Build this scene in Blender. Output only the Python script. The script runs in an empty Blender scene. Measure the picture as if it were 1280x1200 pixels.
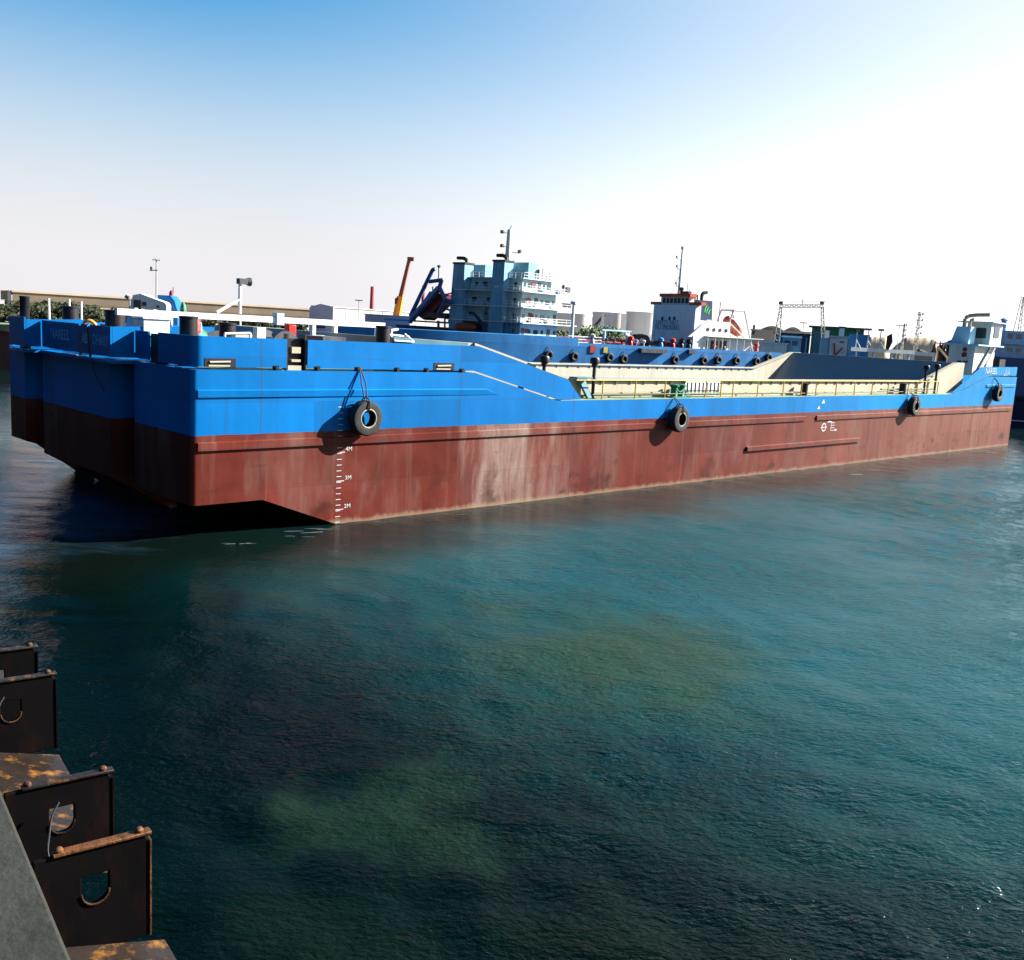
import bpy, bmesh, math, random
from mathutils import Vector, Matrix
R = math.radians
random.seed(7)
scene = bpy.context.scene
COL = scene.collection

# ---------------------------------------------------------------- camera
FPX, ROLL, PITCH, HCAM = 1216.05, 0.0566, 0.1550, 7.046
_c, _s = math.cos(ROLL), math.sin(ROLL)
FW = Vector((0, math.cos(PITCH), -math.sin(PITCH)))
_up = Vector((0, math.sin(PITCH), math.cos(PITCH)))
RT = Vector((1, 0, 0)) * _c + _up * _s
UP = Vector((-1, 0, 0)) * _s + _up * _c
CAM = Vector((0, 0, HCAM))
cd = bpy.data.cameras.new('camera')
cam = bpy.data.objects.new('camera', cd)
COL.objects.link(cam)
cd.sensor_width = 36
cd.sensor_fit = 'HORIZONTAL'
cd.lens = 36 * FPX / 1280
cd.clip_start = 0.05
cd.clip_end = 6000
cam.matrix_world = Matrix(((RT.x, UP.x, -FW.x, 0), (RT.y, UP.y, -FW.y, 0), (RT.z, UP.z, -FW.z, HCAM), (0, 0, 0, 1)))
scene.camera = cam

# ---------------------------------------------------------------- sky and sun
YAW = 0.7936                                   # heading of the big barge, clockwise from +Y
BX = Vector((math.sin(YAW), math.cos(YAW), 0))  # along the barge, bow to stern
BY = Vector((-math.cos(YAW), math.sin(YAW), 0))  # across it, away from the camera
BO = Vector((-9.792, 29.266, 0))
sun_dir = (-BX * 2.05 + BY * 1.0 + Vector((0, 0, -1.28))).normalized()
SUN_EL = math.asin(-sun_dir.z)
SUN_AZ = math.atan2(-sun_dir.x, -sun_dir.y)     # clockwise from +Y
w = bpy.data.worlds.new('World')
scene.world = w
w.use_nodes = True
nt = w.node_tree
bg = nt.nodes['Background']
sky = nt.nodes.new('ShaderNodeTexSky')
sky.sky_type = 'NISHITA'
sky.sun_disc = False
sky.sun_elevation = SUN_EL
sky.sun_rotation = SUN_AZ
sky.air_density = 1.0
sky.dust_density = 0.5
sky.ozone_density = 6.0
SKYK, EXPO = 0.05, 2.25
UNIT = SKYK * 2 ** EXPO
def _n(kind, **kw):
    n = nt.nodes.new('ShaderNode' + kind)
    for k, v in kw.items(): setattr(n, k, v)
    return n
def _m(op, a, b=0.0, clamp=False):
    n = _n('Math', operation=op, use_clamp=clamp)
    for i, x in enumerate((a, b)):
        if isinstance(x, (int, float)): n.inputs[i].default_value = x
        else: nt.links.new(x, n.inputs[i])
    return n.outputs[0]
# dusty air: deep blue overhead and away from the sun, white towards the horizon and the sun
sep = _n('SeparateColor')
nt.links.new(sky.outputs[0], sep.inputs[0])
comb = _n('CombineColor')
for i, g in enumerate((2.6, 1.0, .68)):
    nt.links.new(_m('MULTIPLY', _m('POWER', _m('MULTIPLY', sep.outputs[i], .158), g), 1 / UNIT), comb.inputs[i])
geo = _n('TexCoord')
dirz = _n('SeparateXYZ')
nt.links.new(geo.outputs['Generated'], dirz.inputs[0])
dot = _n('VectorMath', operation='DOT_PRODUCT')
nt.links.new(geo.outputs['Generated'], dot.inputs[0])
dot.inputs[1].default_value = -sun_dir
def _step(x, lo, hi):
    n = _n('MapRange', interpolation_type='SMOOTHSTEP')
    nt.links.new(x, n.inputs[0])
    n.inputs[1].default_value = lo
    n.inputs[2].default_value = hi
    return n.outputs[0]
f_el = _m('SUBTRACT', 1.0, _step(dirz.outputs[2], math.sin(R(2)), math.sin(R(20))))
f_sun = _m('MULTIPLY', _step(dot.outputs['Value'], .08, 1.05), _m('SUBTRACT', 1.0, _m('MULTIPLY', .75, _step(dirz.outputs[2], math.sin(R(19)), math.sin(R(42))))))
f = _m('SUBTRACT', 1.0, _m('MULTIPLY', _m('SUBTRACT', 1.0, f_el), _m('SUBTRACT', 1.0, f_sun)))
back = _step(dot.outputs['Value'], -.62, -.1)     # dims the sky opposite the sun, so shaded faces go darker
lev = _m('MULTIPLY', _m('MULTIPLY', _m('ADD', .88, _m('MULTIPLY', f_sun, _m('ADD', .35, _m('MULTIPLY', f_el, .9)))), _m('ADD', .1, _m('MULTIPLY', back, .9))), 1 / UNIT)
hz = _n('CombineColor')
nt.links.new(lev, hz.inputs[0])
nt.links.new(_m('MULTIPLY', lev, .98), hz.inputs[1])
nt.links.new(_m('MULTIPLY', lev, 1.01), hz.inputs[2])
mx_ = _n('Mix', data_type='RGBA')
nt.links.new(f, mx_.inputs[0])
dk = _n('VectorMath', operation='SCALE')
nt.links.new(comb.outputs[0], dk.inputs[0])
nt.links.new(_m('ADD', .3, _m('MULTIPLY', .7, _step(dot.outputs['Value'], -.5, .0))), dk.inputs['Scale'])  # blue of the sky opposite the sun dimmed too, for darker shade
nt.links.new(dk.outputs[0], mx_.inputs[6])
nt.links.new(hz.outputs[0], mx_.inputs[7])
nt.links.new(mx_.outputs[2], bg.inputs[0])
bg.inputs[1].default_value = SKYK
sl = bpy.data.lights.new('sun', 'SUN')
sl.energy = 5.0
sl.angle = R(0.5)
sl.color = (1.0, 0.95, 0.88)
so = bpy.data.objects.new('sun', sl)
COL.objects.link(so)
so.rotation_euler = sun_dir.to_track_quat('-Z', 'Y').to_euler()
so.location = (60, 20, 60)
scene.view_settings.view_transform = 'Standard'
scene.view_settings.look = 'None'
scene.view_settings.gamma = 1
scene.view_settings.exposure = EXPO
scene.cycles.max_bounces = 6

# ---------------------------------------------------------------- helpers
def tag(o, label=None, cat=None, group=None, kind=None):
    if label: o['label'] = label
    if cat: o['category'] = cat
    if group: o['group'] = group
    if kind: o['kind'] = kind
    return o

def empty(name, loc=(0, 0, 0), rz=0.0, label=None, cat=None, group=None):
    o = bpy.data.objects.new(name, None)
    COL.objects.link(o)
    o.empty_display_size = 0.5
    o.location = loc
    o.rotation_euler = (0, 0, rz)
    return tag(o, label, cat, group)

def copy_tree(o, parent=None):
    c = o.copy()
    COL.objects.link(c)
    c.parent = parent
    for ch in list(o.children):
        copy_tree(ch, c)
    return c

class MB:
    def __init__(self):
        self.v, self.f, self.m = [], [], []
    def add(self, vs, fs, m=0):
        o = len(self.v)
        self.v += [tuple(p) for p in vs]
        for q in fs:
            self.f.append(tuple(i + o for i in q))
            self.m.append(m)
        return self
    def box(self, x0, y0, z0, x1, y1, z1, m=0):
        return self.add([(x0, y0, z0), (x1, y0, z0), (x1, y1, z0), (x0, y1, z0), (x0, y0, z1), (x1, y0, z1), (x1, y1, z1), (x0, y1, z1)],
                        [(0, 3, 2, 1), (4, 5, 6, 7), (0, 1, 5, 4), (1, 2, 6, 5), (2, 3, 7, 6), (3, 0, 4, 7)], m)
    def prism(self, pts, vec, m=0):
        n = len(pts)
        vec = Vector(vec)
        a = [Vector(p) for p in pts]
        vs = a + [p + vec for p in a]
        fs = [tuple(range(n - 1, -1, -1)), tuple(range(n, 2 * n))]
        fs += [(i, (i + 1) % n, n + (i + 1) % n, n + i) for i in range(n)]
        return self.add(vs, fs, m)
    def xz(self, pts, y0, y1, m=0):           # outline in x,z pushed across y
        return self.prism([(x, y0, z) for x, z in pts], (0, y1 - y0, 0), m)
    def xy(self, pts, z0, z1, m=0):
        return self.prism([(x, y, z0) for x, y in pts], (0, 0, z1 - z0), m)
    def tube(self, p, q, r, r2=None, n=8, m=0):
        p, q = Vector(p), Vector(q)
        if r2 is None: r2 = r
        d = (q - p)
        if d.length < 1e-6: return self
        d.normalize()
        a = d.orthogonal().normalized()
        b = d.cross(a)
        vs = []
        for c, rr in ((p, r), (q, r2)):
            for i in range(n):
                t = 2 * math.pi * (i + .5) / n
                vs.append(c + (a * math.cos(t) + b * math.sin(t)) * rr)
        fs = [tuple(range(n - 1, -1, -1)), tuple(range(n, 2 * n))] + [(i, (i + 1) % n, n + (i + 1) % n, n + i) for i in range(n)]
        return self.add(vs, fs, m)
    def pipe(self, pts, r, n=6, m=0):
        for a, b in zip(pts[:-1], pts[1:]): self.tube(a, b, r, n=n, m=m)
        return self
    def lathe(self, c, prof, n=16, axis=None, m=0):
        c = Vector(c)
        ax = Vector(axis).normalized() if axis else Vector((0, 0, 1))
        a = ax.orthogonal().normalized()
        b = ax.cross(a)
        vs, fs = [], []
        for r, h in prof:
            for i in range(n):
                t = 2 * math.pi * i / n
                vs.append(c + ax * h + (a * math.cos(t) + b * math.sin(t)) * max(r, 1e-4))
        for k in range(len(prof) - 1):
            for i in range(n):
                j = (i + 1) % n
                fs.append((k * n + i, k * n + j, (k + 1) * n + j, (k + 1) * n + i))
        fs.append(tuple(range(n - 1, -1, -1)))
        fs.append(tuple((len(prof) - 1) * n + i for i in range(n)))
        return self.add(vs, fs, m)
    def ring(self, c, axis, R0, r, n=28, k=12, sq=1.0, m=0):    # torus, sq flattens along its axis
        c, ax = Vector(c), Vector(axis).normalized()
        a = ax.orthogonal().normalized()
        b = ax.cross(a)
        vs, fs = [], []
        for i in range(n):
            t = 2 * math.pi * i / n
            rad = a * math.cos(t) + b * math.sin(t)
            for j in range(k):
                p = 2 * math.pi * j / k
                vs.append(c + rad * (R0 + r * math.cos(p)) + ax * (r * sq * math.sin(p)))
        for i in range(n):
            for j in range(k):
                fs.append((i * k + j, ((i + 1) % n) * k + j, ((i + 1) % n) * k + (j + 1) % k, i * k + (j + 1) % k))
        return self.add(vs, fs, m)
    def quad(self, a, b, c, d, m=0):
        return self.add([a, b, c, d], [(0, 1, 2, 3)], m)
    def build(self, name, mats, parent=None, bevel=0, fix=True, sharp=35):
        me = bpy.data.meshes.new(name)
        me.from_pydata(self.v, [], self.f)
        if not isinstance(mats, (list, tuple)): mats = [mats]
        for x in mats: me.materials.append(x)
        me.polygons.foreach_set('material_index', self.m)
        if fix:
            bm = bmesh.new()
            bm.from_mesh(me)
            bmesh.ops.recalc_face_normals(bm, faces=bm.faces)
            bm.to_mesh(me)
            bm.free()
        me.polygons.foreach_set('use_smooth', [True] * len(me.polygons))
        me.set_sharp_from_angle(angle=R(sharp))
        me.update()
        o = bpy.data.objects.new(name, me)
        COL.objects.link(o)
        if parent: o.parent = parent
        if bevel:
            b = o.modifiers.new('bevel', 'BEVEL')
            b.width = bevel
            b.segments = 2
            b.limit_method = 'ANGLE'
        return o

def lettering(name, text, size, mat, parent, mtx, depth=.006, sx=1.0):
    cu = bpy.data.curves.new(name, 'FONT')
    cu.body = text
    cu.size = size
    cu.extrude = depth
    cu.align_x = 'CENTER'
    cu.align_y = 'CENTER'
    cu.resolution_u = 3
    t = bpy.data.objects.new(name, cu)
    COL.objects.link(t)
    bpy.context.view_layer.update()
    me = bpy.data.meshes.new_from_object(t.evaluated_get(bpy.context.evaluated_depsgraph_get()))
    bpy.data.objects.remove(t)
    me.name = name
    me.transform(mtx @ Matrix.Scale(sx, 4, (1, 0, 0)))
    me.materials.clear()
    me.materials.append(mat)
    o = bpy.data.objects.new(name, me)
    COL.objects.link(o)
    o.parent = parent
    return o

def basis(o, x, y):                             # matrix with text x along x, text y along y
    x, y = Vector(x).normalized(), Vector(y).normalized()
    z = x.cross(y)
    return Matrix(((x.x, y.x, z.x, o[0]), (x.y, y.y, z.y, o[1]), (x.z, y.z, z.z, o[2]), (0, 0, 0, 1)))

# sight lines of the surveyed photograph: used only to read off where a thing stands
def ray(u, v):
    return FW * FPX + RT * (u - 640) - UP * (v - 600)
def at(u, v, d):                                # point seen at u,v whose ground distance is d
    r = ray(u, v)
    return CAM + r * (d / math.hypot(r.x, r.y))
def ground(u, d, z=0.0):
    v = 373.4 + 0.0567 * u
    p = at(u, v, d)
    return Vector((p.x, p.y, z))
class Frame:
    def __init__(self, o, ax):
        self.o = Vector(o)
        self.x = Vector((ax[0], ax[1], 0)).normalized()
        self.y = Vector((-self.x.y, self.x.x, 0))
        self.rz = math.atan2(self.x.y, self.x.x)
    def side(self, u, v, w=0.0):                # where the line meets the plane y = w
        r = ray(u, v)
        t = (self.o + self.y * w - CAM).dot(self.y) / r.dot(self.y)
        p = CAM + r * t - self.o
        return p.dot(self.x), p.z
    def front(self, u, v, s=0.0):
        r = ray(u, v)
        t = (self.o + self.x * s - CAM).dot(self.x) / r.dot(self.x)
        p = CAM + r * t - self.o
        return p.dot(self.y), p.z

# ---------------------------------------------------------------- materials
def new_mat(name):
    m = bpy.data.materials.new(name)
    m.use_nodes = True
    return m, m.node_tree, m.node_tree.nodes['Principled BSDF']
def nd(nt, kind, **kw):
    n = nt.nodes.new('ShaderNode' + kind)
    for k, v in kw.items():
        if k.startswith('i_'):
            n.inputs[k[2:].replace('_', ' ')].default_value = v
        elif k.startswith('n'):
            n.inputs[int(k[1:])].default_value = v
        else:
            setattr(n, k, v)
    return n
def math_(nt, op, a, b=None, c=None, clamp=False):
    n = nt.nodes.new('ShaderNodeMath')
    n.operation = op
    n.use_clamp = clamp
    for i, x in enumerate((a, b, c)):
        if x is None: continue
        if isinstance(x, (int, float)): n.inputs[i].default_value = x
        else: nt.links.new(x, n.inputs[i])
    return n.outputs[0]
def mix(nt, f, a, b, mode='MIX'):
    n = nt.nodes.new('ShaderNodeMix')
    n.data_type = 'RGBA'
    n.blend_type = mode
    for sock, x in ((n.inputs[0], f), (n.inputs[6], a), (n.inputs[7], b)):
        if isinstance(x, (int, float)): sock.default_value = x
        elif isinstance(x, (tuple, list)): sock.default_value = (*x, 1) if len(x) == 3 else x
        else: nt.links.new(x, sock)
    return n.outputs[2]
def noise(nt, vec, scale, detail=4, rough=.55, stretch=None, dist=0.0):
    if stretch:
        mp = nd(nt, 'Mapping')
        mp.inputs['Scale'].default_value = stretch
        nt.links.new(vec, mp.inputs[0])
        vec = mp.outputs[0]
    n = nd(nt, 'TexNoise', i_Scale=scale, i_Detail=detail, i_Roughness=rough, i_Distortion=dist)
    nt.links.new(vec, n.inputs['Vector'])
    return n.outputs['Fac']
def ramp(nt, fac, stops):
    n = nt.nodes.new('ShaderNodeValToRGB')
    e = n.color_ramp.elements
    while len(e) < len(stops): e.new(.5)
    for el, (p, c) in zip(e, stops):
        el.position = p
        el.color = (c, c, c, 1) if isinstance(c, (int, float)) else (*c, 1)
    nt.links.new(fac, n.inputs[0])
    return n.outputs[0]
def step(nt, x, lo, hi):
    n = nd(nt, 'MapRange', n1=lo, n2=hi)
    n.interpolation_type = 'SMOOTHSTEP'
    nt.links.new(x, n.inputs[0])
    return n.outputs[0]

_mats = {}
def paint(name, col, rough=.5, var=.25, scale=1.5, dirt=None, damt=.35, metal=0.0, bump=.0, stretch=(1, 1, .3)):
    """painted or plain surface with uneven tone, streaks of dirt or rust and slight roughness changes"""
    if name in _mats: return _mats[name]
    m, nt, b = new_mat(name)
    tc = nd(nt, 'TexCoord').outputs['Object']
    n1 = noise(nt, tc, scale, 5, .6, stretch)
    lo = tuple(c * (1 - var) for c in col)
    hi = tuple(min(1, c * (1 + var * .6)) for c in col)
    c = mix(nt, ramp(nt, n1, [(.3, 0.0), (.7, 1.0)]), lo, hi)
    if dirt:
        n2 = noise(nt, tc, scale * 2.3, 6, .65, (stretch[0] * 1.3, stretch[1] * 1.3, stretch[2] * .5))
        f = math_(nt, 'MULTIPLY', ramp(nt, n2, [(.52, 0.0), (.72, 1.0)]), damt)
        c = mix(nt, f, c, dirt)
    nt.links.new(c, b.inputs['Base Color'])
    nt.links.new(math_(nt, 'MULTIPLY_ADD', n1, .3, rough - .15), b.inputs['Roughness'])
    b.inputs['Metallic'].default_value = metal
    b.inputs['Specular IOR Level'].default_value = .2
    if bump:
        bp = nd(nt, 'Bump', i_Strength=bump, i_Distance=.02)
        nt.links.new(noise(nt, tc, scale * 8, 4), bp.inputs['Height'])
        nt.links.new(bp.outputs[0], b.inputs['Normal'])
    _mats[name] = m
    return m

RUST = (.16, .06, .025)
def hull_material():
    m, nt, b = new_mat('barge hull paint')
    tc = nd(nt, 'TexCoord').outputs['Object']
    sp = nd(nt, 'SeparateXYZ')
    nt.links.new(tc, sp.inputs[0])
    X, Y, Z = sp.outputs
    # --- red boot-topping: washed streaks, stains, frames
    base = mix(nt, ramp(nt, noise(nt, tc, .55, 6, .65, (1, 1, .6)), [(.3, 0.0), (.7, 1.0)]), (.056, .0085, .0056), (.112, .0205, .0140))
    aft = step(nt, X, 20.0, 64.0)  # paler towards the stern: washed paint, with haze painted in
    base = mix(nt, math_(nt, 'MULTIPLY', aft, .6), base, (.175, .078, .058))
    # pale scuffed patches, mostly abaft the draft marks
    patch = ramp(nt, noise(nt, tc, .33, 4, .6, (1.3, 1.3, .55), .4), [(.50, 0.0), (.62, 1.0)])
    fine = ramp(nt, noise(nt, tc, .62, 6, .68, (1.5, 1.5, .3), .3), [(.40, .12), (.66, 1.0)])
    band = math_(nt, 'MULTIPLY', step(nt, X, 10.6, 11.2), math_(nt, 'SUBTRACT', 1.0, step(nt, X, 14.5, 19.0)))
    pamt = math_(nt, 'MULTIPLY', fine, math_(nt, 'MULTIPLY_ADD', band, .85, math_(nt, 'MULTIPLY', patch, .25)), clamp=True)
    red = mix(nt, pamt, base, (.215, .155, .13))
    runs = ramp(nt, noise(nt, tc, 1.0, 5, .65, (2.2, 2.2, .06)), [(.56, 0.0), (.70, 1.0)])
    red = mix(nt, math_(nt, 'MULTIPLY', runs, .22), red, (.20, .12, .10))
    # dark blotches and rubbed marks low down
    dk1 = ramp(nt, noise(nt, tc, .75, 6, .6, (.9, .9, 1.2), .2), [(.55, 0.0), (.68, 1.0)])
    low = math_(nt, 'SUBTRACT', 1.0, step(nt, Z, .9, 2.3))
    red = mix(nt, math_(nt, 'MULTIPLY', math_(nt, 'MULTIPLY', dk1, low), .7), red, (.026, .010, .007))
    dk2 = ramp(nt, noise(nt, tc, 2.6, 5, .65, (.25, .25, 2.2)), [(.62, 0.0), (.72, 1.0)])
    red = mix(nt, math_(nt, 'MULTIPLY', dk2, .35), red, (.04, .012, .01))
    # shade of the dished plating painted dark between frames, towards the stern
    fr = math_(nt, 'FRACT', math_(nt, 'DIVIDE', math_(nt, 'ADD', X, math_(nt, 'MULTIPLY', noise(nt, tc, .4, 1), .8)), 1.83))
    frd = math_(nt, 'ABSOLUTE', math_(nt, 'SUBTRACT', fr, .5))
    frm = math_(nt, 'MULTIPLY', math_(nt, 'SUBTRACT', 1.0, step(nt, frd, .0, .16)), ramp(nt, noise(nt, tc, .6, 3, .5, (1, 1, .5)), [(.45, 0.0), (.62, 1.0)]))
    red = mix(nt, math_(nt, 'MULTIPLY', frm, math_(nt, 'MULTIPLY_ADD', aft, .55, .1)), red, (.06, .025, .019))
    # rust weeping from the rubbing strip and the seams
    rw = math_(nt, 'MULTIPLY', ramp(nt, noise(nt, tc, 1.7, 5, .6, (1.6, 1.6, .1)), [(.60, 0.0), (.72, 1.0)]), step(nt, Z, .8, 2.9))
    red = mix(nt, math_(nt, 'MULTIPLY', rw, .45), red, (.075, .022, .008))
    # --- blue topsides
    blue = mix(nt, ramp(nt, noise(nt, tc, .5, 5, .6, (1, 1, .3)), [(.3, 0.0), (.7, 1.0)]), (.0, .082, .24), (.0, .112, .34))
    blue = mix(nt, math_(nt, 'MULTIPLY', ramp(nt, noise(nt, tc, 1.2, 5, .6, (2, 2, .12)), [(.52, 0.0), (.75, 1.0)]), .25), blue, (.002, .13, .36))
    blue = mix(nt, math_(nt, 'MULTIPLY', aft, .55), blue, (.002, .20, .42))
    scr = ramp(nt, noise(nt, tc, 3.0, 5, .7, (.35, .35, 1.6)), [(.63, 0.0), (.70, 1.0)])
    blue = mix(nt, math_(nt, 'MULTIPLY', scr, .3), blue, (.012, .035, .09))
    brun = math_(nt, 'MULTIPLY', ramp(nt, noise(nt, tc, 1.9, 5, .6, (1.5, 1.5, .08)), [(.60, 0.0), (.72, 1.0)]), .3)
    blue = mix(nt, brun, blue, (.012, .04, .085))
    edge = math_(nt, 'MULTIPLY_ADD', noise(nt, tc, 2.0, 3), .07, 3.22)
    isblue = math_(nt, 'GREATER_THAN', Z, edge)
    col = mix(nt, isblue, red, blue)
    # waterline scum
    px_ = math_(nt, 'FLOOR', math_(nt, 'DIVIDE', math_(nt, 'SUBTRACT', X, 10.75), 6.42))
    pz_ = math_(nt, 'FLOOR', math_(nt, 'DIVIDE', Z, 1.42))
    cv = nd(nt, 'CombineXYZ')
    nt.links.new(px_, cv.inputs[0])
    nt.links.new(pz_, cv.inputs[1])
    wn = nd(nt, 'TexWhiteNoise')
    nt.links.new(cv.outputs[0], wn.inputs['Vector'])
    col = mix(nt, math_(nt, 'MULTIPLY', wn.outputs['Value'], .22), col, (.0, .0, .0))
    wln = math_(nt, 'ADD', Z, math_(nt, 'MULTIPLY_ADD', noise(nt, tc, 1.6, 5, .7, (1, 1, .3)), -.5, .25))
    wl = math_(nt, 'SUBTRACT', 1.0, step(nt, wln, .02, .22))
    col = mix(nt, math_(nt, 'MULTIPLY', wl, .55), col, (.2, .15, .1))
    # plate seams
    seams = None
    for x in (2.35, 10.75, 17.17, 23.59, 30.01, 36.43, 42.85, 49.27, 55.69, 62.11):
        d = math_(nt, 'ABSOLUTE', math_(nt, 'SUBTRACT', X, x))
        s = math_(nt, 'SUBTRACT', 1.0, step(nt, d, .012, .035))
        seams = s if seams is None else math_(nt, 'MAXIMUM', seams, s)
    for z in (1.42, 2.84, 4.26, 5.68):
        d = math_(nt, 'ABSOLUTE', math_(nt, 'SUBTRACT', Z, z))
        seams = math_(nt, 'MAXIMUM', seams, math_(nt, 'MULTIPLY', math_(nt, 'SUBTRACT', 1.0, step(nt, d, .008, .022)), .45))
    col = mix(nt, math_(nt, 'MULTIPLY', seams, .45), col, (.03, .02, .03))
    nt.links.new(col, b.inputs['Base Color'])
    b.inputs['Roughness'].default_value = .5
    b.inputs['Specular IOR Level'].default_value = .06
    # dished plating
    wv = math_(nt, 'SINE', math_(nt, 'MULTIPLY', X, 2 * math.pi / 1.83))
    h = math_(nt, 'ADD', math_(nt, 'MULTIPLY', wv, .16), math_(nt, 'ADD', noise(nt, tc, .7, 2, .5), math_(nt, 'MULTIPLY', noise(nt, tc, 2.2, 2, .5), .25)))
    bp = nd(nt, 'Bump', i_Strength=.5, i_Distance=.035)
    nt.links.new(h, bp.inputs['Height'])
    nt.links.new(bp.outputs[0], b.inputs['Normal'])
    return m
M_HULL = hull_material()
M_BLUE = paint('barge blue paint', (.0, .092, .30), .42, .12, .6, (.004, .14, .38), .4, bump=.02)
M_LETTER = paint('pale blue lettering', (.10, .30, .52), .5, .35, 5)
M_WHITELET = paint('white lettering', (.36, .38, .38), .5, .15, 5)
M_CREAM = paint('cream paint', (.30, .275, .205), .5, .12, .7, (.18, .14, .08), .4)
M_GREY = paint('slate grey paint', (.165, .175, .18), .5, .12, .5, (.10, .10, .11), .3)
M_TEAL = paint('dark teal paint', (.05, .14, .19), .5, .2, 1)
M_DECK = paint('green deck paint', (.17, .24, .12), .6, .25, 1.2, RUST, .3)
M_BLACK = paint('black paint', (.012, .012, .015), .45, .3, 3, RUST, .1)
M_YELLOW = paint('yellow railing paint', (.42, .27, .02), .5, .3, 4, RUST, .5)
M_OLIVE = paint('olive pipe paint', (.10, .11, .05), .5, .3, 4)
M_WHITE = paint('white paint', (.62, .62, .59), .45, .1, 1.2, (.45, .36, .25), .3)
M_OFFWHITE = paint('weathered white paint', (.50, .52, .51), .5, .15, 1.0, (.35, .25, .18), .45)
M_LBLUE = paint('pale blue paint', (.32, .50, .60), .5, .12, 1, (.3, .3, .3), .3)
M_RUBBER = paint('black rubber', (.016, .016, .017), .7, .4, 6, (.07, .06, .05), .5, bump=.3)
M_TREAD = paint('scuffed rubber rim', (.30, .27, .21), .8, .3, 6, (.05, .05, .05), .7)
M_ROPE = paint('rope fibre', (.06, .055, .06), .9, .3, 12)
M_RED = paint('red paint', (.45, .02, .015), .5, .2, 2)
M_DKRED = paint('dull red paint', (.20, .02, .025), .6, .3, 1.5, (.05, .02, .02), .5)
M_ORANGE = paint('orange paint', (.75, .25, .03), .5, .2, 2)
M_GREEN = paint('green paint', (.02, .13, .07), .5, .25, 1.5)
M_SHIPBLUE = paint('ship hull blue', (.008, .13, .34), .5, .22, .5, (.05, .05, .07), .5)
M_NAVY = paint('navy hull paint', (.012, .025, .075), .5, .25, .4, (.05, .03, .03), .3)
M_DREDGE = paint('sea blue paint', (.05, .19, .33), .5, .2, .6, (.05, .08, .10), .4)
M_STEEL = paint('grey steel', (.28, .29, .30), .5, .25, 2, RUST, .4)
M_DARKSTEEL = paint('dark steel', (.05, .055, .065), .5, .35, 2, RUST, .3)
M_TAN = paint('tan cladding', (.36, .29, .20), .7, .12, .2, (.2, .15, .1), .3)
M_BROWN = paint('brown roof sheeting', (.13, .10, .07), .7, .2, .2)  # dull brown of the warehouse roof and back wall
M_SHED = paint('pale grey cladding', (.27, .255, .24), .6, .1, .2, (.35, .3, .25), .3)
M_SHEDBLUE = paint('blue grey cladding', (.21, .23, .33), .6, .12, .2)
M_TANK = paint('storage tank white', (.56, .53, .50), .6, .1, .15, (.38, .33, .28), .4)
M_SAND = paint('sand', (.42, .33, .23), .9, .2, .1, (.3, .2, .13), .5, stretch=(1, 1, 1))
M_CONC = paint('quay concrete', (.32, .30, .27), .8, .2, .2)
M_LEAF = paint('leaves', (.035, .075, .02), .6, .5, 1.0, (.09, .10, .03), .6, stretch=(1, 1, 1))
M_BARK = paint('bark', (.10, .07, .045), .9, .3, 4)
M_FOAM = paint('sea foam', (.12, .135, .14), .8, .2, 8, stretch=(1, 1, 1))
def glass_mat():
    m, nt, b = new_mat('dark window glass')
    b.inputs['Base Color'].default_value = (.02, .035, .045, 1)
    b.inputs['Roughness'].default_value = .05
    return m
M_GLASS = glass_mat()

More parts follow.
